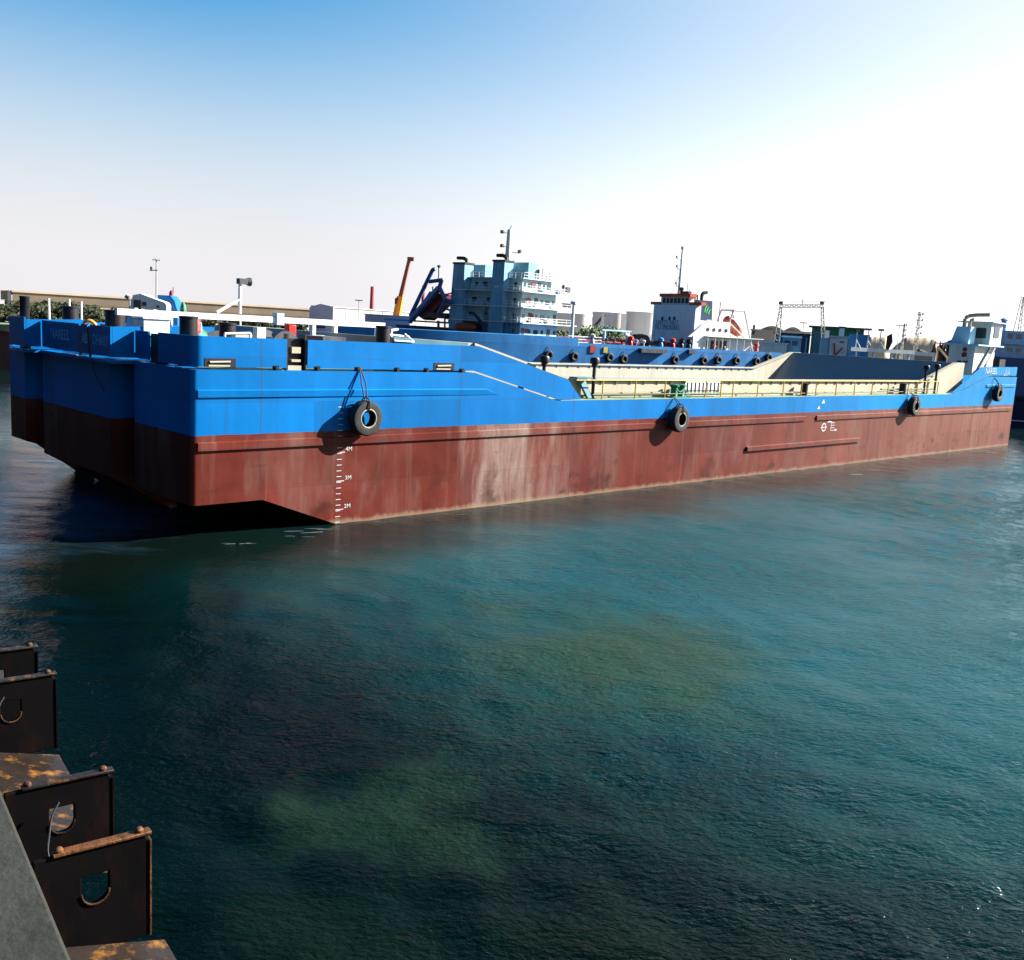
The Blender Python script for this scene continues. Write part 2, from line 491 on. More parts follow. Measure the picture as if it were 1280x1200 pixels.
# ---------------------------------------------------------------- water, land
def water_material():
    m, nt, b = new_mat('harbour water')
    tc = nd(nt, 'TexCoord').outputs['Object']
    sp = nd(nt, 'SeparateXYZ')
    nt.links.new(tc, sp.inputs[0])
    big = noise(nt, tc, .07, 3, .55, (1, 1, 1), .6)
    plume = ramp(nt, big, [(.5, 0.0), (.66, 1.0)])
    # dark-to-teal gradient: uneven reflection painted into the base colour
    refl_grad = math_(nt, 'ADD', math_(nt, 'MULTIPLY', sp.outputs[0], .042), math_(nt, 'MULTIPLY_ADD', sp.outputs[1], .045, -.62))
    refl_grad = step(nt, math_(nt, 'ADD', refl_grad, math_(nt, 'MULTIPLY_ADD', big, .6, -.3)), -.1, .75)
    col = mix(nt, refl_grad, (.0003, .0024, .0018), (.0001, .0400, .0480))
    # two clouds of stirred-up silt with ragged edges, and fainter drifts elsewhere
    clouds = math_(nt, 'MULTIPLY', plume, .3)
    for cx_, cy_, r_, a_ in ((2.4, 21.0, 5.5, .85), (-1.3, 13.4, 2.2, .36)):
        dx = math_(nt, 'SUBTRACT', sp.outputs[0], cx_)
        dy = math_(nt, 'MULTIPLY', math_(nt, 'SUBTRACT', sp.outputs[1], cy_), .9)
        dd = math_(nt, 'SQRT', math_(nt, 'ADD', math_(nt, 'MULTIPLY', dx, dx), math_(nt, 'MULTIPLY', dy, dy)))
        dd = math_(nt, 'ADD', dd, math_(nt, 'MULTIPLY_ADD', noise(nt, tc, .35, 4, .6), 7.0, -3.5))
        clouds = math_(nt, 'MAXIMUM', clouds, math_(nt, 'MULTIPLY', math_(nt, 'SUBTRACT', 1.0, step(nt, dd, .1, r_)), a_))
    col = mix(nt, clouds, col, (.0085, .0260, .0125))
    # pale wake, sky gleam painted in, beyond the far corner of the bow
    dx = math_(nt, 'MULTIPLY', math_(nt, 'ADD', sp.outputs[0], 17.5), .8)
    dy = math_(nt, 'MULTIPLY', math_(nt, 'ADD', sp.outputs[1], -33.0), .75)
    dd = math_(nt, 'SQRT', math_(nt, 'ADD', math_(nt, 'MULTIPLY', dx, dx), math_(nt, 'MULTIPLY', dy, dy)))
    dd = math_(nt, 'ADD', dd, math_(nt, 'MULTIPLY_ADD', noise(nt, tc, .5, 5, .65, (.5, 1.6, 1)), 9.0, -4.5))
    wake_gleam = math_(nt, 'MULTIPLY', math_(nt, 'SUBTRACT', 1.0, step(nt, dd, 1.0, 7.0)), .9)
    
    # w: distance out from the barge side; the water close to it lies smoother
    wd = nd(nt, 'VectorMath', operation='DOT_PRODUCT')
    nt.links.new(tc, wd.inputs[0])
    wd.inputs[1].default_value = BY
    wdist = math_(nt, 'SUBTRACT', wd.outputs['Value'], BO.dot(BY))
    hull_refl_q = math_(nt, 'ADD', wdist, math_(nt, 'MULTIPLY_ADD', big, 7.0, -3.5))
    lee = step(nt, hull_refl_q, -6.5, -1.5)
    col = mix(nt, math_(nt, 'MULTIPLY', lee, .88), col, (.0016, .0030, .0018))  # dark band along the hull: its reflection painted into the colour
    col = mix(nt, wake_gleam, col, (.018, .050, .085))
    calm = math_(nt, 'MULTIPLY_ADD', step(nt, math_(nt, 'ADD', wdist, math_(nt, 'MULTIPLY_ADD', big, 6.0, -3.0)), -8.0, -2.0), -.72, 1.0)
    nt.links.new(col, b.inputs['Base Color'])
    b.inputs['IOR'].default_value = 1.21
    b.inputs['Specular IOR Level'].default_value = .22
    b.inputs['Roughness'].default_value = .05
    # three sizes of ripple; calm lanes and ruffled lanes
    mp = nd(nt, 'Mapping')
    mp.inputs['Rotation'].default_value = (0, 0, R(-28))
    mp.inputs['Scale'].default_value = (1, 1.7, 1)
    nt.links.new(tc, mp.inputs[0])
    v = mp.outputs[0]
    n2 = noise(nt, v, 2.6, 3, .55, None, .4)
    n3 = noise(nt, v, 7.0, 3, .6, None, .3)
    lane = ramp(nt, noise(nt, tc, .06, 3, .5, (1, 1.6, 1)), [(.36, .25), (.6, 1.15)])
    h = math_(nt, 'MULTIPLY', lane, math_(nt, 'ADD', math_(nt, 'MULTIPLY', n2, .07), math_(nt, 'MULTIPLY', n3, .048)))
    h = math_(nt, 'MULTIPLY', h, calm)
    bp = nd(nt, 'Bump', i_Strength=1.0, i_Distance=1.0)
    nt.links.new(h, bp.inputs['Height'])
    nt.links.new(bp.outputs[0], b.inputs['Normal'])
    return m
def water():
    import numpy as np
    rs = np.random.RandomState(5)
    x0, x1, y0, y1, st = -34.0, 54.0, -2.0, 78.0, .16
    nx, ny = int((x1 - x0) / st) + 1, int((y1 - y0) / st) + 1
    X, Y = np.meshgrid(np.linspace(x0, x1, nx), np.linspace(y0, y1, ny))
    Z = np.zeros_like(X)
    N = 56
    for k in range(N):
        lam = .62 * (2.6 / .62) ** rs.rand()
        th = R(-112) + rs.normal(0, .8)
        kk = 2 * math.pi / lam
        sl = .085 * math.sqrt(2 / N) * (1.15 if lam < 2 else .8)
        Z += sl / kk * np.sin(kk * (math.cos(th) * X + math.sin(th) * Y) + rs.rand() * 6.28)
    lane = np.zeros_like(X)
    for k in range(8):                          # ruffled and smoother patches
        a, q = rs.rand() * 6.28, .05 + .12 * rs.rand()
        lane += np.sin(q * (math.cos(a) * X + 1.6 * math.sin(a) * Y) + rs.rand() * 6.28)
    lane = np.clip(.75 + .13 * lane, .3, 1.2)
    wd = (X - BO.x) * BY.x + (Y - BO.y) * BY.y
    calm = 1 - .6 * np.clip((wd + 7) / 5, 0, 1)
    edge = np.minimum.reduce([X - x0, x1 - X, Y - y0, y1 - Y])
    Z *= lane * calm * np.clip(edge / 8, 0, 1)
    co = np.stack([X, Y, Z], -1).reshape(-1, 3)
    big = np.array([(-1800, -400, 0), (1800, -400, 0), (1800, 2300, 0), (-1800, 2300, 0)], float)
    nv = nx * ny
    i = np.arange(nv).reshape(ny, nx)
    q = np.stack([i[:-1, :-1], i[:-1, 1:], i[1:, 1:], i[1:, :-1]], -1).reshape(-1, 4)
    c = [i[0, 0], i[0, -1], i[-1, -1], i[-1, 0]]
    ring = np.array([(nv, nv + 1, c[1], c[0]), (nv + 1, nv + 2, c[2], c[1]), (nv + 2, nv + 3, c[3], c[2]), (nv + 3, nv, c[0], c[3])])
    q = np.concatenate([q, ring])
    me = bpy.data.meshes.new('water')
    me.vertices.add(nv + 4)
    me.vertices.foreach_set('co', np.concatenate([co, big]).astype('f').ravel())
    me.loops.add(q.size)
    me.loops.foreach_set('vertex_index', q.astype('i').ravel())
    me.polygons.add(len(q))
    me.polygons.foreach_set('loop_start', (np.arange(len(q)) * 4).astype('i'))
    sm = np.ones(len(q), bool)
    sm[-4:] = False
    me.polygons.foreach_set('use_smooth', sm)
    me.update(calc_edges=True)
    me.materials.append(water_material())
    o = bpy.data.objects.new('water', me)
    COL.objects.link(o)
    return tag(o, kind='structure')
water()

mb = MB()
shore = [(-520, 120), (-150, 140), (-60, 190), (-10, 215), (60, 225), (130, 260), (420, 300), (1700, 400), (1700, 2200), (-1700, 2200), (-1700, 120)]
mb.xy(shore, -3, 1.6)
tag(mb.build('ground', M_CONC), kind='structure')

# ================================================================= THE BARGE
barge = empty('cargo_barge', BO, math.pi / 2 - YAW, 'long blue and red cargo barge with an open hold and blunt square bow', 'barge')
W = 16.8
def dz(s):                                      # top of the hull side along its length
    P = [(0, 5.27), (11.45, 5.27), (16.13, 4.15), (57.3, 4.15), (63.8, 5.42), (69.1, 5.42)]
    for (a, za), (b, zb) in zip(P[:-1], P[1:]):
        if s <= b: return za + (zb - za) * (s - a) / (b - a)
    return P[-1][1]
def bz(s):
    P = [(0, 1.09), (2.46, 1.09), (5.32, 0.0), (8.6, -1.3), (64, -1.3), (69.1, -.6)]
    for (a, za), (b, zb) in zip(P[:-1], P[1:]):
        if s <= b: return za + (zb - za) * (s - a) / (b - a)
    return P[-1][1]
mb = MB()
ss = [2.0, 2.46, 5.32, 8.6, 11.45, 16.13, 57.3, 63.8, 64.0, 69.1]
n = len(ss)
vs = []
for s in ss:
    fw = 14.55 + (W - 14.55) * min(1, max(0, (s - 2) / 9.45))
    vs += [(s, 0, bz(s)), (s, 0, dz(s)), (s, fw, dz(s)), (s, fw, bz(s))]
fs = []
for i in range(n - 1):
    a, b = i * 4, i * 4 + 4
    fs += [(a, b, b + 1, a + 1), (a + 1, b + 1, b + 2, a + 2), (a + 2, b + 2, b + 3, a + 3), (a + 3, b + 3, b, a)]
e = (n - 1) * 4
fs += [(e, e + 1, e + 2, e + 3), (0, 3, 2, 1)]
mb.add(vs, fs)
arc = [(.2 - .2 * math.sin(t), .2 - .2 * math.cos(t)) for t in [R(90 * k / 6) for k in range(7)]]
mb.xy(arc + [(0, 4.08), (2.0, 4.08), (2.0, 0)], 1.09, 5.27)
# the blunt bow is stepped: the ramp block and the far casing stand further forward
mb.xz([(-.35, 5.165), (2.0, 5.165), (2.0, -.2), (1.6, .12), (-.35, 1.25)], 5.2, 11.6)
mb.xz([(-.63, 5.165), (2.0, 5.165), (2.0, -.1), (.2, 1.3), (-.63, 1.58)], 12.75, 14.5)
mb.xy([(.004, 4.081), (-.8, 4.081), (-.8, 10.36), (-1.4, 10.36), (-1.4, 12.05), (-.63, 14.5), (1.996, 14.54), (1.996, 4.081)], 5.17, 5.268)
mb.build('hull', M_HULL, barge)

# rubbing strips: square bars with a chamfered top along the side
def strip(s0, s1, zl, zh, out, taper=0.0, m=M_HULL):
    mb = MB()
    t = taper
    a = [(s0, 0, zl), (s0, -out, zl), (s0, -out, zh - .035), (s0, 0, zh)]
    b = [(s1 + t, 0, zl), (s1 + t, -out if not t else -.01, zl), (s1, -out, zh - .035), (s1, 0, zh)]
    mb.add(a + b, [(0, 1, 2, 3), (7, 6, 5, 4), (0, 4, 5, 1), (1, 5, 6, 2), (2, 6, 7, 3), (3, 7, 4, 0)])
    return mb.build('rub_strip', m, barge)
strip(.19, 36.6, 2.79, 3.06, .08)
strip(37.85, 68.7, 2.79, 3.06, .08)
strip(.19, 12.05, 4.43, 4.67, .055, .65)
strip(30.8, 43.4, 1.34, 1.58, .12)
strip(62.9, 68.9, 4.64, 4.84, .055)

# bulwarks: plates standing a hand above the deck edge on dark lugs
def plate_side(pts, y0=.05, th=.05, m=M_HULL, name='bulwark'):
    mb = MB()
    mb.xz(pts, y0, y0 + th)
    return mb.build(name, m, barge)
b1 = MB()
arc2 = [(.38 - .33 * math.sin(t), .38 - .33 * math.cos(t)) for t in [R(90 * k / 6) for k in range(7)]]
outer = [(3.28, .05)] + [(x, y) for x, y in arc2] + [(.05, 2.4)]
inner = [(.11, 2.4), (.11, .38), (.2, .2), (.38, .11), (3.28, .11)]
b1.xy(outer + inner, 5.35, 6.28)
b1.build('bulwark', M_HULL, barge)
plate_side([(4.06, 5.35), (4.06, 6.28), (11.63, 6.28), (16.79, 5.02), (17.05, 4.75), (17.69, 4.2), (16.2, 4.2), (11.45, 5.34)])
plate_side([(56.76, 4.22), (61.71, 6.12), (69.05, 6.2), (69.05, 5.52), (63.7, 5.5), (57.5, 4.24)])
mb = MB()
mb.xz([(12.5, 5.35), (12.5, 6.28), (16, 6.28), (17.6, 4.3), (16.2, 4.3), (13, 5.05), (12.5, 5.35)], W - .1, W - .05)
mb.build('bulwark', M_HULL, barge)
mb = MB()
mb.prism([(-1.3, 12.0, 5.3), (-.6, 14.4, 5.3), (2.0, 14.5, 5.3), (11.5, 16.7, 5.3), (12.5, 16.7, 5.3), (12.5, 16.65, 5.3), (11.5, 16.65, 5.3), (2.0, 14.44, 5.3), (-.55, 14.34, 5.3), (-1.3, 11.94, 5.3)], (0, 0, .98))
mb.build('bulwark', M_HULL, barge)
mb = MB()
mb.box(69.0, .11, 5.5, 69.06, W - .1, 6.2)
mb.build('bulwark', M_HULL, barge)
# front panels of the ramp block and the casings
for (w0, w1) in ((4.1, 5.78), (5.9, 6.58), (6.78, 10.34)):
    mb = MB()
    mb.box(-.77, w0, 5.39, -.71, w1, 6.36)
    mb.build('bow_panel', M_HULL, barge)
mb = MB()
mb.box(.03, 3.05, 5.38, .09, 4.06, 6.28)
mb.build('bow_panel', M_HULL, barge)
mb = MB()
mb.box(.1, 2.42, 5.28, .5, 3.04, 6.22)
mb.build('fairlead', M_BLACK, barge)
mb = MB()
mb.box(-.77, 5.785, 5.28, -.73, 5.895, 6.3)
mb.build('gap_strip', M_BLACK, barge)
mb = MB()
mb.box(-.77, 6.585, 5.28, -.73, 6.775, 6.3)  # black strip stands in for the dark gap between two panels
mb.build('gap_strip', M_BLACK, barge)
mb = MB()
mb.box(-1.37, 10.39, 5.38, -1.31, 12.03, 6.44)
mb.build('bow_panel', M_HULL, barge)
for y, s0 in ((4.1, -.7), (10.385, -1.3)):      # side plates catching the sun
    mb = MB()
    mb.xz([(s0, 5.38), (s0, 6.36), (s0 + 2.4, 6.46), (s0 + 2.4, 5.38)], y, y + .06)
    mb.build('bow_panel', M_HULL, barge)
for s0, w0, w1 in ((0, .6, 1.1), (0, 2.5, 2.95), (-.8, 4.5, 4.9), (-.8, 6.0, 6.5), (-.8, 6.9, 7.7), (-1.4, 10.6, 10.9), (-1.4, 11.1, 11.6)):
    mb = MB()
    mb.box(s0 - .004, w0, 5.272, s0 + .02, w1, 5.30)
    mb.build('scupper', M_CREAM, barge)
for s0, s1, w_ in ((-.6, -.35, 4.0), (-.3, -.02, 4.0), (-1.25, -1.0, 10.3)):
    mb = MB()
    mb.box(s0, w_ + .076, 5.272, s1, w_ + .2, 5.30)
    mb.build('scupper', M_CREAM, barge)

mx = lambda w, z: basis((-.778, w, z), (0, -1, 0), (0, 0, 1))
lettering('lettering', 'NAREEL', .52, M_LETTER, barge, mx(8.55, 5.9), sx=.98)
lettering('lettering', 'AB', .5, M_LETTER, barge, mx(6.24, 5.87), sx=.8)
lettering('lettering', 'DHABI', .5, M_LETTER, barge, mx(4.93, 5.87), sx=.85)
mb = MB()
mb.pipe([(-.74, 5.9, 6.4), (-.84, 5.85, 6.3), (-.86, 5.6, 5.4), (-.85, 5.2, 4.75), (-.84, 4.5, 4.25)], .02)
mb.build('rope', M_BLACK, barge)
msd = lambda s, z, y=.042: basis((s, y, z), (1, 0, 0), (0, 0, 1))
lettering('lettering', 'NAREEL', .62, M_WHITELET, barge, msd(63.7, 5.82), sx=1.05)
lettering('lettering', '\uFEDE\uFEF3\uFEAD\uFE8E\uFEE7', .6, M_WHITELET, barge, msd(66.9, 5.82), sx=1.1)

# freeing-gap lugs
for s in (2.9, 4.45, 6.06, 7.75, 9.1, 10.8):
    mb = MB()
    mb.box(s - .09, .02, 5.27, s + .09, .12, 5.43)
    mb.tube((s, -.03, 5.36), (s, .04, 5.36), .06)
    mb.build('lug', M_BLACK, barge)
for s0, s1 in ((.45, 1.48), (9.43, 10.42)):     # mooring openings low in the bulwark
    mb = MB()
    mb.box(s0, .035, 5.36, s1, .048, 5.62)
    o = mb.build('mooring_port', M_BLACK, barge)
    k = MB()
    k.box(s0 + .12, .022, 5.37, s1 - .2, .033, 5.42)
    k.tube((s0 + .15, .02, 5.5), (s1 - .2, .02, 5.52), .035)
    k.build('rope', M_CREAM, o)

# boarding ladder in the bulwark gap
mb = MB()
mb.box(3.3, .3, 5.28, 4.04, .36, 6.3)
mb.box(3.3, .1, 5.28, 3.36, .3, 6.45)
mb.box(3.98, .1, 5.28, 4.04, .3, 6.45)
lad = mb.build('ladder', M_BLACK, barge)
for z0, z1, a, b in ((5.29, 5.43, 3.38, 3.9), (5.55, 5.63, 3.52, 3.85), (5.83, 6.03, 3.52, 3.85)):
    mb = MB()
    mb.box(a, .14, z0, b, .3, z1)
    mb.build('step', M_CREAM, lad)

# coamings of the hold
def coaming(y, th, sgn):
    mb = MB()
    mb.xz([(8.0, 4.0), (8.0, 6.48), (11.9, 6.38), (17.6, 5.03), (53.2, 5.06), (58.6, 6.36), (60.2, 6.36), (60.2, 4.0)], y, y + th)
    # rolled flange along the top
    pts = [(11.9, 6.38), (17.6, 5.03), (53.2, 5.06), (58.6, 6.36)]
    for (a, za), (b, zb) in zip(pts[:-1], pts[1:]):
        mb.add([(a, y - .12, za + .004), (b, y - .12, zb + .004), (b, y + th + .06, zb + .004), (a, y + th + .06, za + .004),
                (a, y - .12, za - .09), (b, y - .12, zb - .09), (b, y + th + .06, zb - .09), (a, y + th + .06, za - .09)],
               [(0, 1, 2, 3), (4, 7, 6, 5), (0, 4, 5, 1), (1, 5, 6, 2), (2, 6, 7, 3), (3, 7, 4, 0)])
    k = 18.6
    while k < 53:                               # brackets under the flange
        mb.add([(k, y - .12, 4.94), (k + .05, y - .12, 4.94), (k + .05, y, 4.94), (k, y, 4.94), (k, y, 4.74), (k + .05, y, 4.74)],
               [(0, 1, 2, 3), (0, 3, 4), (1, 5, 2), (0, 4, 5, 1), (3, 2, 5, 4)])
        k += 1.02
    return mb.build('coaming', M_CREAM, barge)
coaming(.72, .12, 1)
coaming(14.0, .12, 1)
mb = MB()
mb.xz([(8.02, 5.3), (8.02, 6.47), (11.6, 6.375), (11.6, 5.3)], .66, .714)
mb.build('coaming_panel', M_TEAL, barge)
# sloped end of the hold
mb = MB()
mb.add([(56.0, .9, 4.2), (56.0, 13.95, 4.2), (58.9, 13.95, 6.34), (58.9, .9, 6.34), (59.2, .9, 6.34), (59.2, 13.95, 6.34), (59.2, .9, 4.2), (59.2, 13.95, 4.2)],
       [(0, 1, 2, 3), (3, 2, 5, 4), (4, 5, 7, 6), (0, 3, 4, 6), (1, 7, 5, 2), (0, 6, 7, 1)])
mb.build('bulkhead', M_GREY, barge)
mb = MB()
mb.box(8.1, .86, 6.1, 8.3, 13.98, 6.46)
mb.build('bulkhead', M_GREY, barge)
# green walkway and deck areas
mb = MB()
mb.box(16.4, .06, 4.152, 57.0, .715, 4.175)
mb.build('walkway', M_DECK, barge)
mb = MB()
mb.box(.7, .14, 5.272, 8.0, 4.0, 5.29)
mb.build('deck', M_DECK, barge)
mb = MB()
mb.box(63.9, .14, 5.424, 69.0, W - .15, 5.44)
mb.build('deck', M_DECK, barge)

# side railing
rl = MB()
rl.pipe([(17.4, .16, 5.0), (54.8, .16, 5.03)], .028)
rl.pipe([(18.5, .16, 4.38), (35, .16, 4.36), (38, .16, 4.30), (54.8, .16, 4.38)], .022, m=1)
rail = rl.build('railing', [M_YELLOW, M_OLIVE], barge)
for s in (19.15, 21.43, 23.64, 26.95, 28.27, 29.35, 31.68, 34.26, 36.2, 37.83, 40.18, 42.47, 44.77, 46.98, 49.9, 51.3, 52.9, 54.6):
    mb = MB()
    mb.tube((s, .16, 4.15), (s, .16, 5.02), .03)
    mb.box(s - .08, .1, 4.152, s + .08, .22, 4.185)
    mb.build('post', M_YELLOW, rail)
mb = MB()
mb.pipe([(18.9, .5, 4.55), (18.9, .5, 4.4), (24.2, .5, 4.4)], .05)
mb.pipe([(24.6, .5, 4.36), (36, .5, 4.36), (39, .52, 4.32), (52, .5, 4.36)], .04)
mb.pipe([(46.5, .42, 4.5), (54.5, .42, 4.5)], .05)
mb.build('deck_pipe', M_OLIVE, barge)
mb = MB()                                       # leaning platform bracket by the forward vent
mb.add([(17.95, .5, 4.98), (18.35, .5, 4.98), (18.75, .35, 4.2), (18.45, .35, 4.2), (17.95, .62, 4.98), (18.35, .62, 4.98), (18.75, .5, 4.2), (18.45, .5, 4.2)],
       [(0, 1, 2, 3), (7, 6, 5, 4), (0, 4, 5, 1), (1, 5, 6, 2), (2, 6, 7, 3), (3, 7, 4, 0)])
mb.box(17.5, .2, 5.06, 18.5, .68, 5.12)
mb.build('bracket', M_TEAL, barge)

# air vents
def vent(s, y, z0, z1):
    mb = MB()
    mb.tube((s, y, z0), (s, y, z1 - .3), .075, n=10)
    mb.lathe((s, y, z0), [(.14, 0), (.14, .05), (.075, .06)], 10)
    mb.lathe((s, y, (z0 + z1) / 2 - .1), [(.075, 0), (.13, .02), (.13, .07), (.075, .09)], 10)
    v = mb.build('air_vent', M_BLACK, barge)
    mb = MB()
    mb.lathe((s, y, z1 - .42), [(.1, 0), (.13, .02), (.13, .12), (.21, .16), (.22, .34), (.17, .42)], 12)
    mb.build('vent_head', M_BLACK, v)
vent(15.52, .3, 4.6, 5.98)
vent(18.8, .42, 4.17, 5.97)
vent(53.0, .42, 4.17, 6.1)
vent(54.8, .45, 4.17, 6.2)
# bollards
def bollard(s, y, z0, z1, r, m=M_BLACK):
    mb = MB()
    mb.lathe((s, y, z0), [(r * 1.15, 0), (r * 1.15, .06), (r, .07), (r, z1 - z0 - .08), (r * 1.08, z1 - z0 - .06), (r * 1.08, z1 - z0 - .01), (r * .9, z1 - z0)], 16)
    return mb.build('bollard', m, barge)
bollard(36.75, .3, 4.17, 4.9, .2)
bollard(49.4, .3, 4.17, 4.9, .22)
bollard(7.6, .75, 5.27, 6.86, .26)
bollard(.75, 1.75, 5.27, 6.84, .28)
bollard(.75, 7.45, 5.27, 6.88, .34)
bollard(.75, 11.7, 5.27, 6.92, .29)
bollard(-1.0, 11.45, 5.27, 7.2, .17)
bollard(1.9, 1.4, 5.27, 6.7, .26)
for q in ((36.35, 37.15), (48.9, 49.9)):
    mb = MB()
    mb.box(q[0], .1, 4.17, q[1], .5, 4.22)
    mb.build('bollard_base', M_BLACK, barge)
mb = MB()                                       # green mooring bitts amidships
for s in (24.55, 25.1):
    mb.lathe((s, .3, 4.17), [(.22, 0), (.17, .08), (.17, .5), (.24, .54), (.24, .62), (.15, .66)], 14)
mb.box(24.2, .08, 4.17, 25.6, .55, 4.24)
mb.pipe([(24.5, .16, 4.6), (24.8, .14, 4.45), (25.2, .16, 4.62), (25.4, .2, 4.3), (25.9, .2, 4.25)], .035)
mb.build('mooring_bitts', M_GREEN, barge)

# stern deckhouse and wheelhouse
mb = MB()
mb.box(64.5, 1.75, 5.44, 68.6, 3.7, 7.68)
dh = mb.build('deckhouse', M_OFFWHITE, barge)
mb = MB()
mb.box(63.9, 1.3, 7.68, 69.2, 4.6, 7.78)
mb.build('roof', M_LBLUE, dh)
for (w0, w1, z0, z1) in ((2.15, 2.5, 6.35, 6.47), (2.65, 2.95, 6.35, 6.47)):
    mb = MB()
    mb.box(64.44, w0, z0, 64.49, w1, z1)
    mb.build('vent_slot', M_BLACK, dh)
mb = MB()
mb.lathe((64.5, 2.5, 6.95), [(.2, 0), (.2, .05)], 14, axis=(-1, 0, 0))
mb.lathe((64.5, 2.5, 7.35), [(.17, 0), (.17, .05)], 14, axis=(-1, 0, 0))
mb.build('fire_hose_box', M_DKRED, dh)
mb = MB()                                       # side stair
for y in (1.35, 1.7):
    mb.add([(65.0, y - .02, 5.5), (65.25, y - .02, 5.5), (67.6, y - .02, 7.6), (67.35, y - .02, 7.6), (65.0, y + .02, 5.5), (65.25, y + .02, 5.5), (67.6, y + .02, 7.6), (67.35, y + .02, 7.6)],
           [(0, 1, 2, 3), (7, 6, 5, 4), (0, 4, 5, 1), (1, 5, 6, 2), (2, 6, 7, 3), (3, 7, 4, 0)])
for k in range(8):
    mb.box(65.2 + k * .28, 1.37, 5.72 + k * .25, 65.42 + k * .28, 1.68, 5.75 + k * .25)
mb.pipe([(65.1, 1.33, 6.4), (67.4, 1.33, 8.4)], .025)
mb.build('stairs', M_STEEL, dh)
mb = MB()
mb.box(67.0, 1.65, 7.78, 69.3, 3.5, 9.52)
wh = mb.build('wheelhouse', M_OFFWHITE, barge)
mb = MB()
mb.box(66.6, 1.4, 9.52, 69.6, 4.2, 9.6)
mb.build('roof', M_LBLUE, wh)
mb = MB()
mb.box(67.6, 1.61, 8.4, 68.7, 1.645, 9.25)
mb.build('window', M_GLASS, wh)
mb = MB()
mb.box(66.955, 2.0, 8.3, 66.995, 2.9, 9.1)
mb.build('window', M_GLASS, wh)
mb = MB()
mb.add([(65.0, 2.5, 7.78), (65.0, 3.9, 7.78), (66.2, 3.9, 7.78), (66.2, 2.5, 7.78), (65.2, 2.5, 9.12), (65.2, 3.6, 9.12), (66.2, 3.6, 9.12), (66.2, 2.5, 9.12)],
       [(0, 3, 2, 1), (4, 5, 6, 7), (0, 1, 5, 4), (1, 2, 6, 5), (2, 3, 7, 6), (3, 0, 4, 7)])
fn = mb.build('funnel', M_LBLUE, barge)
mb = MB()
mb.pipe([(65.6, 3.2, 9.1), (65.6, 3.2, 9.75), (65.65, 3.0, 9.95), (65.8, 2.4, 10.05), (66.0, 1.5, 10.1)], .15, n=10)
mb.pipe([(65.9, 2.9, 9.1), (65.9, 2.9, 9.6), (65.9, 2.6, 9.75)], .12, n=10)
mb.build('exhaust_pipe', M_TAN, fn)
mb = MB()
mb.box(66.4, .5, 5.44, 67.6, 1.0, 6.75)
mb.build('deck_locker', M_BLACK, barge)

# long white beam over the fore deck with its posts and the lamp post
mb = MB()
mb.box(-.2, 4.93, 6.74, 10.8, 5.13, 6.95)
for s in (7.35, 8.35):
    mb.box(s, 4.93, 5.29, s + .14, 5.12, 6.72)
mb.box(7.35, 4.95, 6.28, 8.49, 5.1, 6.34)
mb.box(.6, 4.93, 5.29, .8, 5.12, 6.72)
mb.box(10.4, 4.93, 5.29, 10.6, 5.12, 6.72)
beam = mb.build('cargo_beam', M_WHITE, barge)
mb = MB()
mb.box(5.75, 4.86, 6.66, 6.05, 5.2, 7.1)
mb.build('clamp', M_LBLUE, beam)
mb = MB()
mb.tube((4.3, 5.02, 7.0), (4.3, 5.02, 8.25), .07, .06, n=10)
mb.tube((3.4, 5.02, 7.0), (4.27, 5.02, 7.5), .06, n=8)
lp = mb.build('lamp_post', M_WHITE, barge)
mb = MB()
mb.box(4.22, 4.9, 8.06, 4.55, 5.14, 8.26)
mb.lathe((4.55, 5.02, 8.16), [(.12, 0), (.16, .12), (.16, .16)], 12, axis=(1, 0, 0))
mb.build('lamp_head', M_DARKSTEEL, lp)
# pale blue gusset behind the bow panels
mb = MB()
mb.prism([(.5, 6.05, 6.2), (.5, 5.2, 6.2), (.5, 5.2, 7.0), (.5, 5.4, 7.0), (.5, 5.72, 6.8)], (.12, 0, 0))
mb.build('gusset', M_LBLUE, barge)
# windlass with white warping drums
mb = MB()
for y in (7.6, 8.6):
    mb.lathe((2.2, y, 6.55), [(.42, 0), (.42, .06), (.2, .08), (.2, .5), (.42, .52), (.42, .58)], 18, axis=(1, 0, 0))
mb.build('warping_drum', M_WHITE, barge)
mb = MB()
mb.box(2.3, 7.2, 5.29, 2.75, 9.0, 6.5)
mb.build('windlass_frame', M_DARKSTEEL, barge)
mb = MB()
mb.box(1.6, 9.001, 5.29, 3.6, 11.0, 6.3)
mb.build('winch_housing', M_DARKSTEEL, barge)
for (s, y, z, r, l) in ((2.4, 3.0, 5.9, .5, 1.28), (4.6, 2.3, 5.95, .55, 1.48)):
    mb = MB()
    mb.lathe((s, y, z), [(r, 0), (r, .06), (.3, .08), (.3, l - .08), (r, l - .06), (r, l)], 18, axis=(0, 1, 0))
    mb.box(s - .4, y - .1, 5.29, s + .45, y + l + .2, 5.75)
    mb.build('winch', M_DARKSTEEL, barge)
mb = MB()
mb.box(6.3, 2.6, 5.29, 7.3, 4.2, 6.35)
mb.build('engine_casing', M_DARKSTEEL, barge)
mb = MB()
mb.pipe([(8.3, 1.2, 5.29), (8.3, 1.2, 6.7), (8.6, 1.2, 6.75)], .05)
mb.pipe([(8.9, .9, 6.5), (8.0, .9, 6.55)], .04)
mb.pipe([(8.0, .6, 6.35), (8.9, .6, 6.33), (8.7, .9, 6.6)], .035)
mb.build('pipe_rack', M_WHITE, barge)
